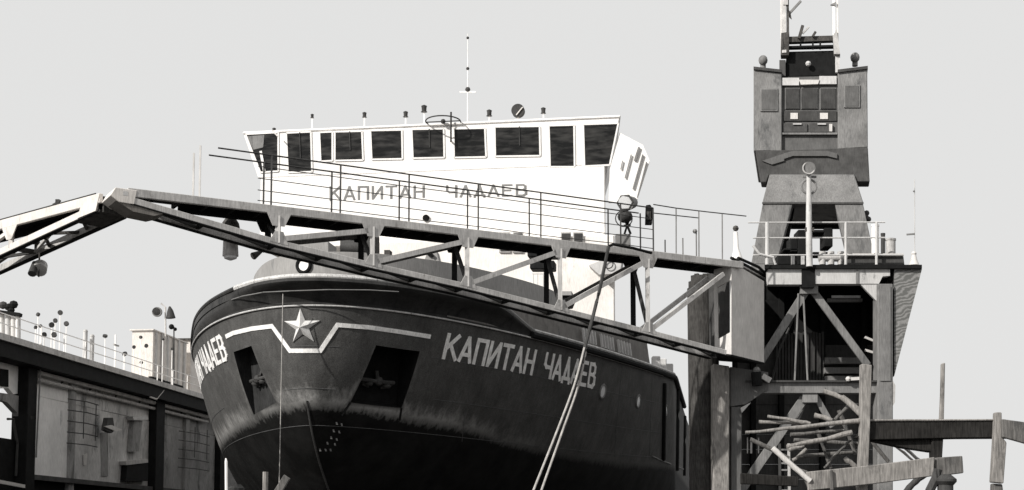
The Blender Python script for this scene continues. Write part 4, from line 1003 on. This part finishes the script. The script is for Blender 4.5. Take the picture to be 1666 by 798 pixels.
# machine house
hs = cz([(1226, 246), (1272, 246), (1272, 119), (1226, 113)], 'machine_house', 'crane', -.3, DP + .8, .03)
cz([(1363, 243), (1412, 240), (1411, 112), (1363, 118)], 'machine_house', 'crane', -.3, DP + .8, .03)
cz([(1272, 245), (1363, 243), (1363, 124), (1272, 126)], 'cab_front', 'cgrey', -.1, DP + .4)
for q in ([(1237, 181), (1265, 181), (1265, 144), (1237, 144)], [(1373, 175), (1399, 175), (1399, 138), (1373, 138)]):
    f_ = cz(q, 'side_window', 'mgrey', -.36, .1, parent=cr); cz([(q[0][0] + 2, q[0][1] - 2), (q[1][0] - 2, q[1][1] - 2), (q[2][0] - 2, q[2][1] + 2), (q[3][0] + 2, q[3][1] + 2)], 'pane', 'cgrey', -.38, .05, parent=f_)
cz(pbox(1273, 127, 1300, 139), 'signboard', 'lgrey', -.25, .1); cz(pbox(1333, 124, 1361, 137), 'signboard', 'lgrey', -.25, .1); cz([(1300, 130), (1333, 130), (1331, 137), (1303, 138)], 'cab_lamp', 'pale', -.3, .15)
for x0_, x1_ in ((1277, 1301), (1303, 1331), (1334, 1360)): cz(pbox(x0_, 143, x1_, 178), 'cab_window', 'mgrey', -.14, .06); 
for x0_, x1_ in ((1278, 1300), (1304, 1330), (1335, 1359)): cz(pbox(x0_, 144, x1_, 177), 'cab_pane', 'dgrey', -.17, .04)
cz(pbox(1275, 181, 1361, 197), 'cab_band', 'dgrey', -.16, .1)
for x0_, x1_ in ((1286, 1298), (1334, 1347)): cz(pbox(x0_, 184, x1_, 194), 'cab_notice', 'pale', -.2, .04)
cz(pbox(1274, 201, 1313, 215), 'cab_panel', 'craned', -.18, .06); cz(pbox(1317, 201, 1349, 215), 'cab_panel', 'craned', -.18, .06)
cz(pbox(1273, 216, 1362, 219), 'cab_ledge', 'crane', -.25, .2); cz(pbox(1349, 202, 1354, 214), 'cab_lamp', 'pale', -.25, .1)
for x0_, x1_ in ((1290, 1304), (1330, 1344)): cz(pbox(x0_, 201, x1_, 203), 'handle', 'lgrey', -.25, .05)
MB().hexa(cpoly([(1226, 113), (1272, 118)], CYd - .4) + [v + CA * (DP + 1) for v in reversed(cpoly([(1226, 113), (1272, 118)], CYd - .4))], [v + UP * .12 for v in cpoly([(1226, 113), (1272, 118)], CYd - .4) + [v + CA * (DP + 1) for v in reversed(cpoly([(1226, 113), (1272, 118)], CYd - .4))]]).build('roof_plate', 'dgrey', cr)
MB().hexa(cpoly([(1363, 118), (1412, 112)], CYd - .4) + [v + CA * (DP + 1) for v in reversed(cpoly([(1363, 118), (1412, 112)], CYd - .4))], [v + UP * .12 for v in cpoly([(1363, 118), (1412, 112)], CYd - .4) + [v + CA * (DP + 1) for v in reversed(cpoly([(1363, 118), (1412, 112)], CYd - .4))]]).build('roof_plate', 'dgrey', cr)
cz([(1276, 126), (1362, 124), (1360, 82), (1280, 84)], 'winch_house', 'black', .3, 2.5, .04)
MB().ball(AC(1315, 104, CYd + .1), .12, 8).build('lamp', 'lgrey', cr); cz(pbox(1268, 98, 1278, 124), 'sheave_bracket', 'craned', .1, .6); cz(pbox(1359, 92, 1366, 118), 'sheave_bracket', 'lgrey', .1, .6)
for x0_, x1_, y0_, y1_ in ((1234, 1249, 91, 108), (1384, 1398, 86, 104)):
    c_ = (x0_ + x1_) / 2; v_ = MB().tube([AC(c_, y1_ + 4, CYd + 1.5), AC(c_, y1_ - 6, CYd + 1.5)], .12, 12).build('roof_vent', 'mgrey', cr, smooth=True)
    MB().ball(AC(c_, (y0_ + y1_) / 2 - 1, CYd + 1.4), pz(8, CYd), 12, (1, 1, 1.1)).build('cowl', 'mgrey', v_, smooth=True)
# jib
jb = MB().bar(AC(1276, 88, CYd), AC(1273, -260, CYd + 3), .18).build('jib_chord', 'bgrey', cr)
MB().bar(AC(1282, 88, CYd), AC(1280, -260, CYd + 3), .1).build('jib_chord', 'rust', cr); MB().bar(AC(1271, 88, CYd), AC(1269, -260, CYd + 3), .05).build('jib_chord', 'pale', cr)
MB().bar(AC(1363, 88, CYd), AC(1360, -260, CYd + 3), .06).build('jib_chord', 'cream', cr); MB().bar(AC(1357, 60, CYd + .5), AC(1355, -260, CYd + 3.5), .10).build('jib_chord', 'white', cr)
cz([(1270, 90), (1283, 90), (1284, 52), (1271, 54)], 'jib_foot', 'rust', -.05, .5); cz([(1357, 88), (1367, 88), (1361, 48), (1355, 58)], 'jib_foot', 'bgrey', -.05, .5)
cz([(1280, 69), (1362, 66), (1360, 58), (1282, 60)], 'jib_cross_beam', 'rust', .1, .3); cz([(1282, 78), (1362, 76), (1362, 73), (1282, 75)], 'jib_cross_beam', 'black', .1, .3)
for x in (1301, 1321, 1333): cz(pbox(x, 66, x + 3, 80), 'jib_strut', 'black', .15, .1)
MB().bar(AC(1300, 63, CYd), AC(1306, 42, CYd), .12).build('lever', 'rust', cr); MB().bar(AC(1306, 55, CYd), AC(1316, 44, CYd), .07).build('lever', 'bgrey', cr); MB().bar(AC(1322, 60, CYd), AC(1327, 52, CYd), .09).build('lever', 'rust', cr)
for y0_, y1_ in ((-30, -70), (-70, -110), (-110, -150), (-150, -190), (-190, -230), (-230, -258)): MB().bar(AC(1280, y0_, CYd + 1.5), AC(1358, y1_, CYd + 2), .07).build('jib_lacing', 'bgrey', cr)
MB().bar(AC(1281, 26, CYd + .6), AC(1303, 2, CYd + .6), .09).build('jib_stay', 'mgrey', cr); cz([(1280, 12), (1286, 20), (1288, 31), (1280, 24)], 'jib_plate', 'rust', .5, .1)
cz([(1351, 8), (1360, 3), (1360, 10)], 'jib_plate', 'mgrey', .5, .1); cz([(1272, -4), (1282, -4), (1282, 8), (1274, 8)], 'jib_plate', 'bgrey', .5, .2)

# ================================================================== LEFT DOCK WALL
W0 = AZ(0, 541, ZD); W1 = AZ(325, 640, ZD); WD = (W1 - W0); WD.z = 0; WD.normalize(); WN = Vector((WD.y, -WD.x, 0))   # WN towards the ship
dw = thing('dock_wall', Vector((W0.x, W0.y, 0)), 'left dock wall with stained grey plating and dark columns receding beside the ship', 'dock wall')
def LW(t, w_, z): return Vector((W0.x, W0.y, 0)) + WD * t + WN * w_ + UP * z     # w negative = away from the ship
def lbx(t0, t1, w0, w1, z0, z1, name, m, parent=dw, bevel=0.0):
    return MB().hexa([LW(t0, w0, z0), LW(t1, w0, z0), LW(t1, w1, z0), LW(t0, w1, z0)], [LW(t0, w0, z1), LW(t1, w0, z1), LW(t1, w1, z1), LW(t0, w1, z1)]).build(name, m, parent, bevel=bevel)
lbx(-12, 45, -5, 0, ZD - .22, ZD, 'deck_edge', 'bgrey'); lbx(-12, 45, -.9, -.12, ZD - .75, ZD - .23, 'deck_girder', 'black')  # girder coloured black to carry the deep shade under the overhang
OFF = -.85
WP = LW(0, OFF, 0)
def wt(px): return (AP(px, 700, WP, WN) - LW(0, OFF, 0)).dot(WD)
def wz(px, py): return AP(px, py, WP, WN).z
zbot = wz(150, 783)
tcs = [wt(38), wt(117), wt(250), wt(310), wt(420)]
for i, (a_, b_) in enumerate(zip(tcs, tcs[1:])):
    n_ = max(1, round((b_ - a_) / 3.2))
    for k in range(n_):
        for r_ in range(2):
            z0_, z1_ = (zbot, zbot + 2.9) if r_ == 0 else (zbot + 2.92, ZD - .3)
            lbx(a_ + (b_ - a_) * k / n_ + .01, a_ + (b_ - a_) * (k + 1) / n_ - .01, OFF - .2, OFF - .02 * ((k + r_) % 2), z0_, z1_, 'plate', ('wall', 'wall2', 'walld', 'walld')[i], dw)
lbx(wt(36), 45, OFF - .2, OFF + .25, zbot - .18, zbot, 'ledge', 'craned'); lbx(wt(36), 45, OFF - 2, OFF - .05, 0, zbot - .18, 'lower_wall', 'black')
lbx(-12, wt(30), OFF - 2, OFF - .1, 0, wz(10, 713), 'lower_wall', 'black')
def colm(x0_, x1_, m, pr=.3): return lbx(wt(x0_), wt(x1_), OFF - .3, OFF + pr, 0, ZD - .23, 'column', m, bevel=.02)
colm(31, 46, 'black', .3); colm(242, 256, 'black', .35); colm(110, 117, 'walld', .15); colm(298, 304, 'walld', .15); colm(350, 362, 'black', .3)
for t_ in range(0, 14):   # brackets under the overhang
    a_ = wt(46) + t_ * 2.6; MB().prism([LW(a_, OFF, ZD - .3), LW(a_, -.15, ZD - .3), LW(a_, OFF, ZD - 1.0)], WD * .06).build('bracket', 'craned', dw)
for zz, rr_, m_ in ((wz(80, 598), .045, 'lgrey'), (wz(80, 614), .09, 'bgrey'), (wz(80, 625), .07, 'bgrey')):
    MB().tube([LW(wt(48), OFF + .22, zz), LW(wt(150), OFF + .22, zz), LW(wt(240), OFF + .22, zz), LW(wt(330), OFF + .22, zz)], rr_, 8).build('pipe', m_, dw, smooth=True)
for x0_ in (98, 282):
    for k in range(5):
        zz = wz(110, 652) - k * .42
        if x0_ == 282: zz -= .3
        MB().tube([LW(wt(x0_), OFF + .28, zz), LW(wt(x0_ + 25), OFF + .45, zz + .02), LW(wt(x0_ + 50), OFF + .28, zz + .03)], .022, 6).build('cable_hook', 'dgrey', dw)
    for xx in (x0_ + 25, x0_ + 45): MB().bar(LW(wt(xx), OFF + .32, wz(110, 650)), LW(wt(xx), OFF + .32, wz(110, 712)), .03).build('hook_bar', 'dgrey', dw)
def wpoly(pts, name, m, pr=.3, dep=.25):
    P = AP(0, 700, WP + WN * pr, WN); return MB().prism([AP(x, y, WP + WN * pr, WN) for x, y in pts], -WN * dep).build(name, m, dw)
wpoly([(216, 678), (240, 677), (241, 683), (218, 684)], 'bracket_shelf', 'lgrey', .3, .3); wpoly([(205, 751), (241, 747), (241, 753), (206, 757)], 'bracket_shelf', 'bgrey', .3, .3)
wpoly([(207, 757), (241, 753), (241, 783), (205, 783)], 'locker', 'black', .25, .25); wpoly([(218, 685), (232, 685), (226, 735), (214, 735)], 'chute', 'walld', .2, .2)
wpoly([(172, 700), (176, 680), (184, 680), (187, 700), (182, 705)], 'hoist_hook', 'dgrey', .5, .2); wpoly([(170, 694), (182, 692), (200, 700), (188, 702)], 'hoist_arm', 'pale', .55, .05)
wpoly([(136, 740), (142, 738), (141, 756), (137, 757)], 'gauge_board', 'pale', .05, .03); wpoly([(163, 705), (176, 702), (176, 775), (165, 775)], 'stain_plate', 'walld', .012, .02)
MB().tube([LW(wt(217), OFF + .7, wz(217, 646)), LW(wt(228), OFF + .7, wz(228, 650)), LW(wt(240), OFF + .7, wz(240, 635))], .04, 6).build('mooring_eye', 'pale', dw)
wpoly([(305, 662), (312, 655), (322, 664), (315, 668)], 'wall_lamp', 'pale', .3, .2); wpoly([(132, 606), (150, 608), (147, 618), (134, 618)], 'wall_lamp', 'bgrey', .5, .3)
wpoly([(50, 681 - 4), (58, 677), (56, 682), (50, 683)], 'small_hook', 'dgrey', .3, .05)
MB().tube([LW(wt(48), OFF + .35, wz(48, 600)), LW(wt(45), OFF + .35, wz(45, 745))], .03, 6).build('downpipe', 'mgrey', dw)
# open bay nearer the camera
wpoly([(-40, 588), (30, 590), (32, 640), (22, 642), (14, 632), (-40, 634)], 'bay_plate', 'wall', -.1, .2); wpoly([(0, 600), (14, 602), (14, 630), (0, 628)], 'bay_opening', 'black', -.05, .1)
wpoly([(-40, 560), (31, 568), (31, 590), (-40, 588)], 'bay_beam', 'black', .0, .5)
wpoly([(-40, 634), (20, 642), (33, 645), (33, 690), (28, 672), (12, 655), (-40, 640)], 'bay_knee', 'walld', -.05, .2)
MB().tube([LW(wt(12), OFF, wz(12, 682)), LW(wt(21), OFF, wz(21, 682)), LW(wt(29), OFF, wz(29, 722)), LW(wt(28), OFF, wz(28, 775))], .05, 6).build('davit', 'dgrey', dw)
MB().bar(LW(wt(-20), OFF + .3, wz(-20, 783)), LW(wt(28), OFF + .3, wz(28, 792)), .12).build('hand_rail', 'pale', dw)
# things on the left wall top
def LT(px, back, z=ZD):      # point on the deck, 'back' metres behind the edge
    P = LW(0, -back, 0); p = AP(px, 600, P, WN); p.z = z; return p
def zz_at(px, py, back): return AP(px, py, LW(0, -back, 0), WN).z
cab = thing('deck_cabin', LT(262, 1.6), 'striped pale cabin with dark base on top of the left dock wall beside the bow', 'cabin')
zc_ = zz_at(262, 543, 1.5)
ta, tb = wt(232), wt(306)
def ltp(px, back): return (AP(px, 600, LW(0, -back, 0), WN) - LW(0, -back, 0)).dot(WD)
ta, tb = ltp(248, 1.5), ltp(303, 1.5)
lbx(ta, tb, -2.5, -1.5, ZD + .45, zc_, 'cabin_wall', mat('pinkish_cabin_paint', g(.62, .07), .6, .1, 2, .15, dark=g(.35, .05), damt=.2), cab)
for k in range(6):
    t_ = ta + (tb - ta) * (k + .3) / 6; lbx(t_, t_ + .18, -1.5, -1.44, ZD + .45, zc_ - .02, 'cover_strip', 'bgrey' if k % 2 else 'lgrey', cab)
lbx(ta - .6, ta + 3.5, -1.45, -1.3, ZD + .02, ZD + .5, 'base_locker', 'black', cab); lbx(ta + 4, tb, -1.45, -1.3, ZD + .02, ZD + .4, 'base_locker', 'craned', cab)
lbx(ta - .1, tb + .1, -2.6, -1.45, zc_, zc_ + .06, 'cabin_roof', 'cream', cab)
cab2 = thing('deck_cabin', LT(318, 2), 'plain white cabin half hidden behind the bow on the left dock wall', 'cabin')
lbx(tb + .6, tb + 9, -4, -1.5, ZD, zc_ + .25, 'cabin_wall', 'cream', cab2); lbx(tb + .5, tb + 9.1, -4.1, -1.4, zc_ + .25, zc_ + .35, 'cabin_roof', 'rust', cab2)
lbx(tb + 2.5, tb + 3.6, -1.5, -1.44, ZD + .3, ZD + 1.3, 'cabin_window', 'lgrey', cab2)
# floodlight pole above the cabin
fp = thing('floodlight_pole', LT(268, 1.2, ZD), 'pole with two round dark floodlights above the striped cabin', 'lamp post')
Yf = LT(268, 1.2).y
MB().tube([A(270, 620, Yf), A(269, 500, Yf), A(262, 494, Yf)], .04, 8).build('pole', 'pale', fp)
MB().tube([A(255.5, 508, Yf - .15), A(256, 508, Yf + .1)], .23, 18).build('floodlight', 'dgrey', fp, smooth=True); MB().ring(A(255.5, 508, Yf - .16), (0, -1, 0), .2, .03).build('rim', 'mgrey', fp)
MB().tube([A(276, 499, Yf), A(277, 506, Yf), A(278, 518, Yf)], [.04, .14, .22], 14).build('floodlight', 'dgrey', fp, smooth=True)
MB().ball(A(279, 532, Yf), .13, 10).build('lamp', 'black', fp, smooth=True); MB().ball(A(285, 536, Yf), .09, 8).build('lamp', 'black', fp, smooth=True); MB().bar(A(283, 532, Yf), A(283, 620, Yf), .05).build('stay', 'dgrey', fp)
# valve stands: pale posts with small dark handwheels
vspots = [(62, 512, 1.5), (98, 509, 1.6), (90, 522, 1.2), (84, 529, 2.0), (66, 531, 1.0), (108, 527, 1.2), (72, 545, .6), (88, 545, .5), (58, 533, .8), (171, 547, 1.2), (265, 552, .7), (280, 568, .6), (218, 565, .6), (238, 563, .7), (230, 590, .4), (203, 576, .6), (229, 549, 1.2)]
wheres = ['nearest the left edge', 'tallest of the near cluster', 'behind the tallest one', 'set back in the near cluster', 'low beside the near cluster', 'right end of the near cluster', 'shortest one at the deck edge', 'low one below the tallest', 'left end of the near cluster', 'alone right of the two grey posts', 'in front of the striped cabin middle', 'in front of the striped cabin right end', 'left of the striped cabin', 'at the striped cabin corner', 'low one at the cabin base locker', 'between the cross post and the cabin', 'tall thin one left of the cabin']
for (x, y, bk), wh_ in zip(vspots, wheres):
    p = A(x, y, LT(x, bk).y); b_ = Vector((p.x, p.y, ZD))
    t = thing('valve_stand', b_, 'pale valve stand with dark handwheel, ' + wh_, 'valve', 'valve stands on the left dock wall')
    MB().bar(b_, p, .03).build('stem', 'white', t)
    q_ = Vector((random.uniform(-.5, .5), random.uniform(-1, -.2), random.uniform(-.3, .8))).normalized() * .04
    MB().tube([p - q_, p + q_], random.uniform(.06, .11), 10).build('handwheel', 'dgrey', t)
t = thing('pipe_bundle', LT(16, .8), 'row of thick pale upright pipes with dark machinery on top at the left edge', 'pipes')
Yv = LT(16, .8).y
for k, x in enumerate((-8, 3, 13, 22, 29)): MB().tube([Vector((A(x, 560, Yv).x, Yv, ZD)), A(x, 508 + k * .8, Yv)], .10, 10).build('pipe', 'pale' if k % 2 else 'lgrey', t, smooth=True)
MB().bar(A(-10, 507, Yv - .1), A(34, 513, Yv - .1), .3, .12).build('header', 'black', t)
for x, y, r in ((5, 497, .16), (14, 500, .15), (22, 496, .17), (18, 505, .14)): MB().ball(A(x, y, Yv), r, 8, (1, .8, .9)).build('valve_body', 'black' if x > 10 else 'dgrey', t)
for x, y0_, lab in ((139, 540, 'left one of two short grey posts on the left dock wall'), (150, 548, 'right one of two short grey posts on the left dock wall')):
    p = A(x, y0_, LT(x, .5).y); b_ = Vector((p.x, p.y, ZD)); t = thing('deck_post', b_, lab, 'post', 'grey posts on the left dock wall'); MB().tube([b_, p], .09, 10).build('post', 'lgrey', t, smooth=True); MB().ball(p, .1, 8).build('cap', 'bgrey', t)
p = A(188, 545, LT(188, .6).y); b_ = Vector((p.x, p.y, ZD)); t = thing('deck_post', b_, 'white post with a small dark crossbar on the left dock wall', 'post'); MB().bar(b_, p, .06).build('post', 'white', t); q = A(189, 562, b_.y); MB().bar(q - WD * .25, q + WD * .25, .06).build('crossbar', 'bgrey', t)
rl = thing('deck_railing', LT(150, .25), 'thin white railing on the left dock wall top', 'railing')
for k in range(24):
    b_ = LW(-4 + k * 1.9, -.25, ZD); MB().bar(b_, b_ + UP * .75, .035).build('rail_post', 'white', rl)
for h_ in (.75, .4): MB().bar(LW(-4, -.25, ZD + h_), LW(40, -.25, ZD + h_), .03).build('pipe_rail', 'white', rl)

# ================================================================== FOREGROUND TIMBER
FY = 22.0
def pole(pts, r0, r1, m, lab, cat='pole', name='timber_pole', Y=FY, group='timber scraps stacked in front of the dock wall', n=9):
    P = [A(x, y, Y + (d if len(t_) > 2 else 0)) for t_ in pts for (x, y, d) in [(t_ + (0,))[:3]]]
    # slight irregularity along the pole
    Q = []
    for a_, b_ in zip(P, P[1:]):
        for k in range(4): Q.append(a_.lerp(b_, k / 4) + Vector((random.uniform(-1, 1), 0, random.uniform(-1, 1))) * .008)
    Q.append(P[-1]); rs = [r0 + (r1 - r0) * i / (len(Q) - 1) + random.uniform(-.005, .005) for i in range(len(Q))]
    return solo(MB().tube(Q, rs, n), name, m, lab, cat, group, smooth=True)
def board(pts, Y, th, name, m, lab, cat='plank', group=None, bevel=.012): return solo(MB().prism(poly(pts, Y), (0, th, 0)), name, m, lab, cat, group, bevel=bevel)
pole([(1213, 704), (1300, 696), (1400, 685)], .022, .045, 'wood', 'longest pale pole lying level above the others, its tip far left')
pole([(1249, 677, .3), (1290, 684, .2), (1318, 690, .2)], .025, .035, 'wood', 'short pale pole with raised left end crossing behind the longest pole')
pole([(1234, 687, .4), (1300, 689, .3)], .03, .03, 'wood', 'short stub pole lying flat just above the longest pole')
pole([(1286, 708, .3), (1373, 701, .3)], .03, .028, 'woodm', 'thin grey pole lying just below the longest pole')
pole([(1281, 727, -.1), (1330, 718, -.1), (1386, 704, -.1)], .035, .04, 'wood', 'pale pole sloping up to the right with split left end')
pole([(1283, 733, -.15), (1308, 726, -.1)], .03, .025, 'wood', 'short splinter beside the split end of the sloping pole')
pole([(1290, 750, .1), (1312, 731, .1)], .028, .028, 'wood', 'short steep stick under the sloping pole')
pole([(1257, 730, -.3), (1285, 754, -.3), (1318, 783, -.3)], .04, .045, 'pale', 'smooth pale pipe slanting down to the right to the long board', 'pipe', 'pipe')
pole([(1340, 636, .4), (1374, 649, .3)], .04, .04, 'wood', 'paler upper length of the bent pipe below the cross beam', 'pipe', 'pipe')
pole([(1370, 646, .25), (1401, 673, .1)], .045, .06, 'wood', 'thick lower length of the bent pipe next to the tall post', 'pipe', 'pipe')
pole([(1382, 659, .5), (1358, 684, .4)], .03, .03, 'woodm', 'thin stick slanting down left from the bent pipe')
pole([(1326, 676, .2), (1354, 684, .1)], .045, .03, 'wood', 'thick short pale log end above the longest pole', 'log')
pole([(1384, 716, .5), (1362, 738, .5), (1341, 762, .5)], .022, .022, 'woodm', 'thin grey stick slanting down left behind the long board')
pole([(1375, 746, .5), (1392, 760, .5)], .04, .04, 'wood', 'short pale stub above the long board')
pole([(1452, 722, .6), (1488, 752, .6)], .02, .02, 'pale', 'left of two thin pipes slanting down to the long board', 'pipe', 'pipe'); pole([(1465, 722, .6), (1499, 752, .6)], .028, .028, 'lgrey', 'right of two thin pipes slanting down to the long board', 'pipe', 'pipe')
pole([(1512, 768, .3), (1490, 783, .3), (1470, 806, .3)], .05, .05, 'dgrey', 'dark curved strut under the right end of the long board', 'strut', 'strut')
for q_, lab in (([(1292, 716, .9), (1395, 722, .9)], 'dim thin pole lying level in the shade below the sloping pole'),
                ([(1300, 742, .9), (1400, 736, .9)], 'dim pole lying level just above the long board'),
                ([(1330, 700, .8), (1352, 762, .8)], 'dim stick leaning steeply left of the tall squared post'),
                ([(1365, 668, .8), (1392, 740, .8)], 'dim stick leaning steeply right behind the bent pipe'),
                ([(1222, 716, .9), (1284, 746, .9)], 'dim stick behind the slanting braces left of the ladder'),
                ([(1405, 700, .9), (1446, 752, .9)], 'dim stick behind the tall squared post under the dark beam')):
    pole(q_, .035, .03, 'woodm', lab)
board([(1322, 784), (1440, 772), (1441, 784), (1323, 798)], FY + .2, .06, 'plank', 'woodd', 'dark plank half hidden behind the long board', 'plank')
board([(1205, 770), (1300, 776), (1299, 792), (1205, 788)], FY + 1.2, .06, 'plank', 'woodd', 'dark plank low at the foot of the slanting brace', 'plank')
board([(1402, 592), (1419, 594), (1416, 690), (1412, 800), (1410, 1057), (1395, 1057), (1396, 800), (1401, 690)], FY - .1, .16, 'timber_post', 'wood', 'tall squared post with pale sawn top standing in front of the dock frame', 'post')
board([(1312, 768), (1420, 757), (1521, 744), (1519, 775), (1420, 788), (1315, 799)], FY - .3, .06, 'plank', 'wood', 'long wide weathered board slanting slightly up to the right', 'plank')
board([(1522, 745), (1566, 742), (1568, 770), (1536, 774), (1521, 775)], FY - .25, .16, 'beam_end', 'woodm', 'dark sawn timber end at the right tip of the long board', 'timber')
board([(1350, 765), (1355, 764), (1357, 798), (1351, 798)], FY - .36, .04, 'cleat', 'woodm', 'narrow upright cleat nailed across the long board', 'cleat')
board([(1300, 762), (1313, 766), (1352, 806), (1320, 806)], FY - .2, .05, 'plank', 'woodm', 'short grey board end below the slanting pipe', 'plank')
board([(1395, 712), (1420, 684), (1617, 684), (1700, 690), (1700, 712), (1560, 713), (1420, 716)], FY, .3, 'timber_beam', 'woodd', 'long dark horizontal beam reaching the right edge of the picture', 'beam')
board([(1396, 682.5), (1620, 682), (1620, 685), (1396, 686)], FY - .03, .2, 'plank', 'wood', 'thin pale plank lying along the top of the dark beam', 'plank')
board([(1415, 717), (1517, 714), (1517, 736), (1470, 729)], FY + .1, .2, 'timber_wedge', 'woodd', 'tapered dark timber under the left half of the dark beam', 'timber')
board([(1516, 714), (1535, 714), (1533, 748), (1516, 746)], FY + .05, .16, 'timber_prop', 'woodd', 'short dark prop between the dark beam and the long board', 'prop')
board([(1532, 592), (1538, 590), (1537, 640), (1536, 683), (1529, 683), (1531, 640)], FY + .1, .07, 'timber_stake', 'wood', 'thin pale stake rising above the dark beam', 'stake')
board([(1620, 671), (1630, 671), (1631, 712), (1638, 720), (1633, 787), (1614, 785), (1618, 720)], FY - .12, .14, 'timber_post', 'wood', 'rough pale post standing against the dark beam near the right edge', 'post')
board([(1615, 787), (1631, 788), (1634, 812), (1634, 1057), (1614, 1057), (1614, 812)], FY - .05, .12, 'timber_block', 'woodm', 'dark block under the rough post near the right edge', 'block')
board([(1631, 682), (1645, 684), (1690, 690), (1690, 728), (1640, 714), (1631, 712)], FY - .2, .08, 'plank', 'woodm', 'grey plank end nailed over the dark beam at the right edge', 'plank')
t = thing('hydrant', A(1538, 800, FY - .5), 'small grey valve head under the right end of the long board', 'valve')
MB().tube([A(1538, y, FY - .5) for y in (1060, 790, 784, 780, 772)], [.13, .12, .17, .17, .08], 12).build('body', 'dgrey', t, smooth=True); MB().tube([A(1526, 764, FY - .5), A(1522, 780, FY - .5), A(1512, 800, FY - .5)], .07, 8).build('handle', 'dgrey', t, smooth=True)
# ladder in the dark of the dock end
ld = thing('ladder', A(1277, 830, TY - .2), 'dark upright ladder standing below the slanting pipe', 'ladder'); ld.location.z = 0
for x in (1268, 1283): MB().bar(Vector((A(x, 760, TY - .2).x, TY - .2, .02)), A(x, 722, TY - .2), .06).build('stile', 'dgrey' if x < 1280 else 'bgrey', ld)
for k in range(12): MB().bar(A(1268, 732 + k * 11, TY - .2), A(1283, 732 + k * 11, TY - .2), .04).build('rung', 'mgrey', ld)
for x in (1216, 1222, 1234): solo(MB().bar(A(x, 712, TY + .6), A(x, 738, TY + .6), .05 if x == 1222 else .03), 'hanging_chain', 'bgrey', {1216: 'left', 1222: 'middle', 1234: 'right'}[x] + ' of three short pale chains hanging in the dark opening', 'chain')
# foreground stakes at the lower left
solo(MB().tube([A(370, 1035, 25), A(368, 752, 25), A(367.5, 746, 25)], [.028, .026, .012], 8), 'stake', 'white', 'thin white stake at the bottom edge in front of the bow', 'stake')
solo(MB().tube([A(428, 1035, 25), A(432, 768, 25)], .05, 10), 'stake', 'wood', 'thick pale round stake at the bottom edge below the star', 'stake')
board([(437, 812), (462, 772), (472, 779), (452, 812)], 24.8, .08, 'plank', 'woodm', 'short tilted plank at the bottom edge beside the round stake', 'plank')
solo(MB().tube([A(385, 1029, 26), A(384, 795, 26), A(383, 790, 26)], [.16, .16, .1], 12), 'oil_drum', 'bulw', 'dim round drum top at the bottom edge between the two stakes', 'drum')
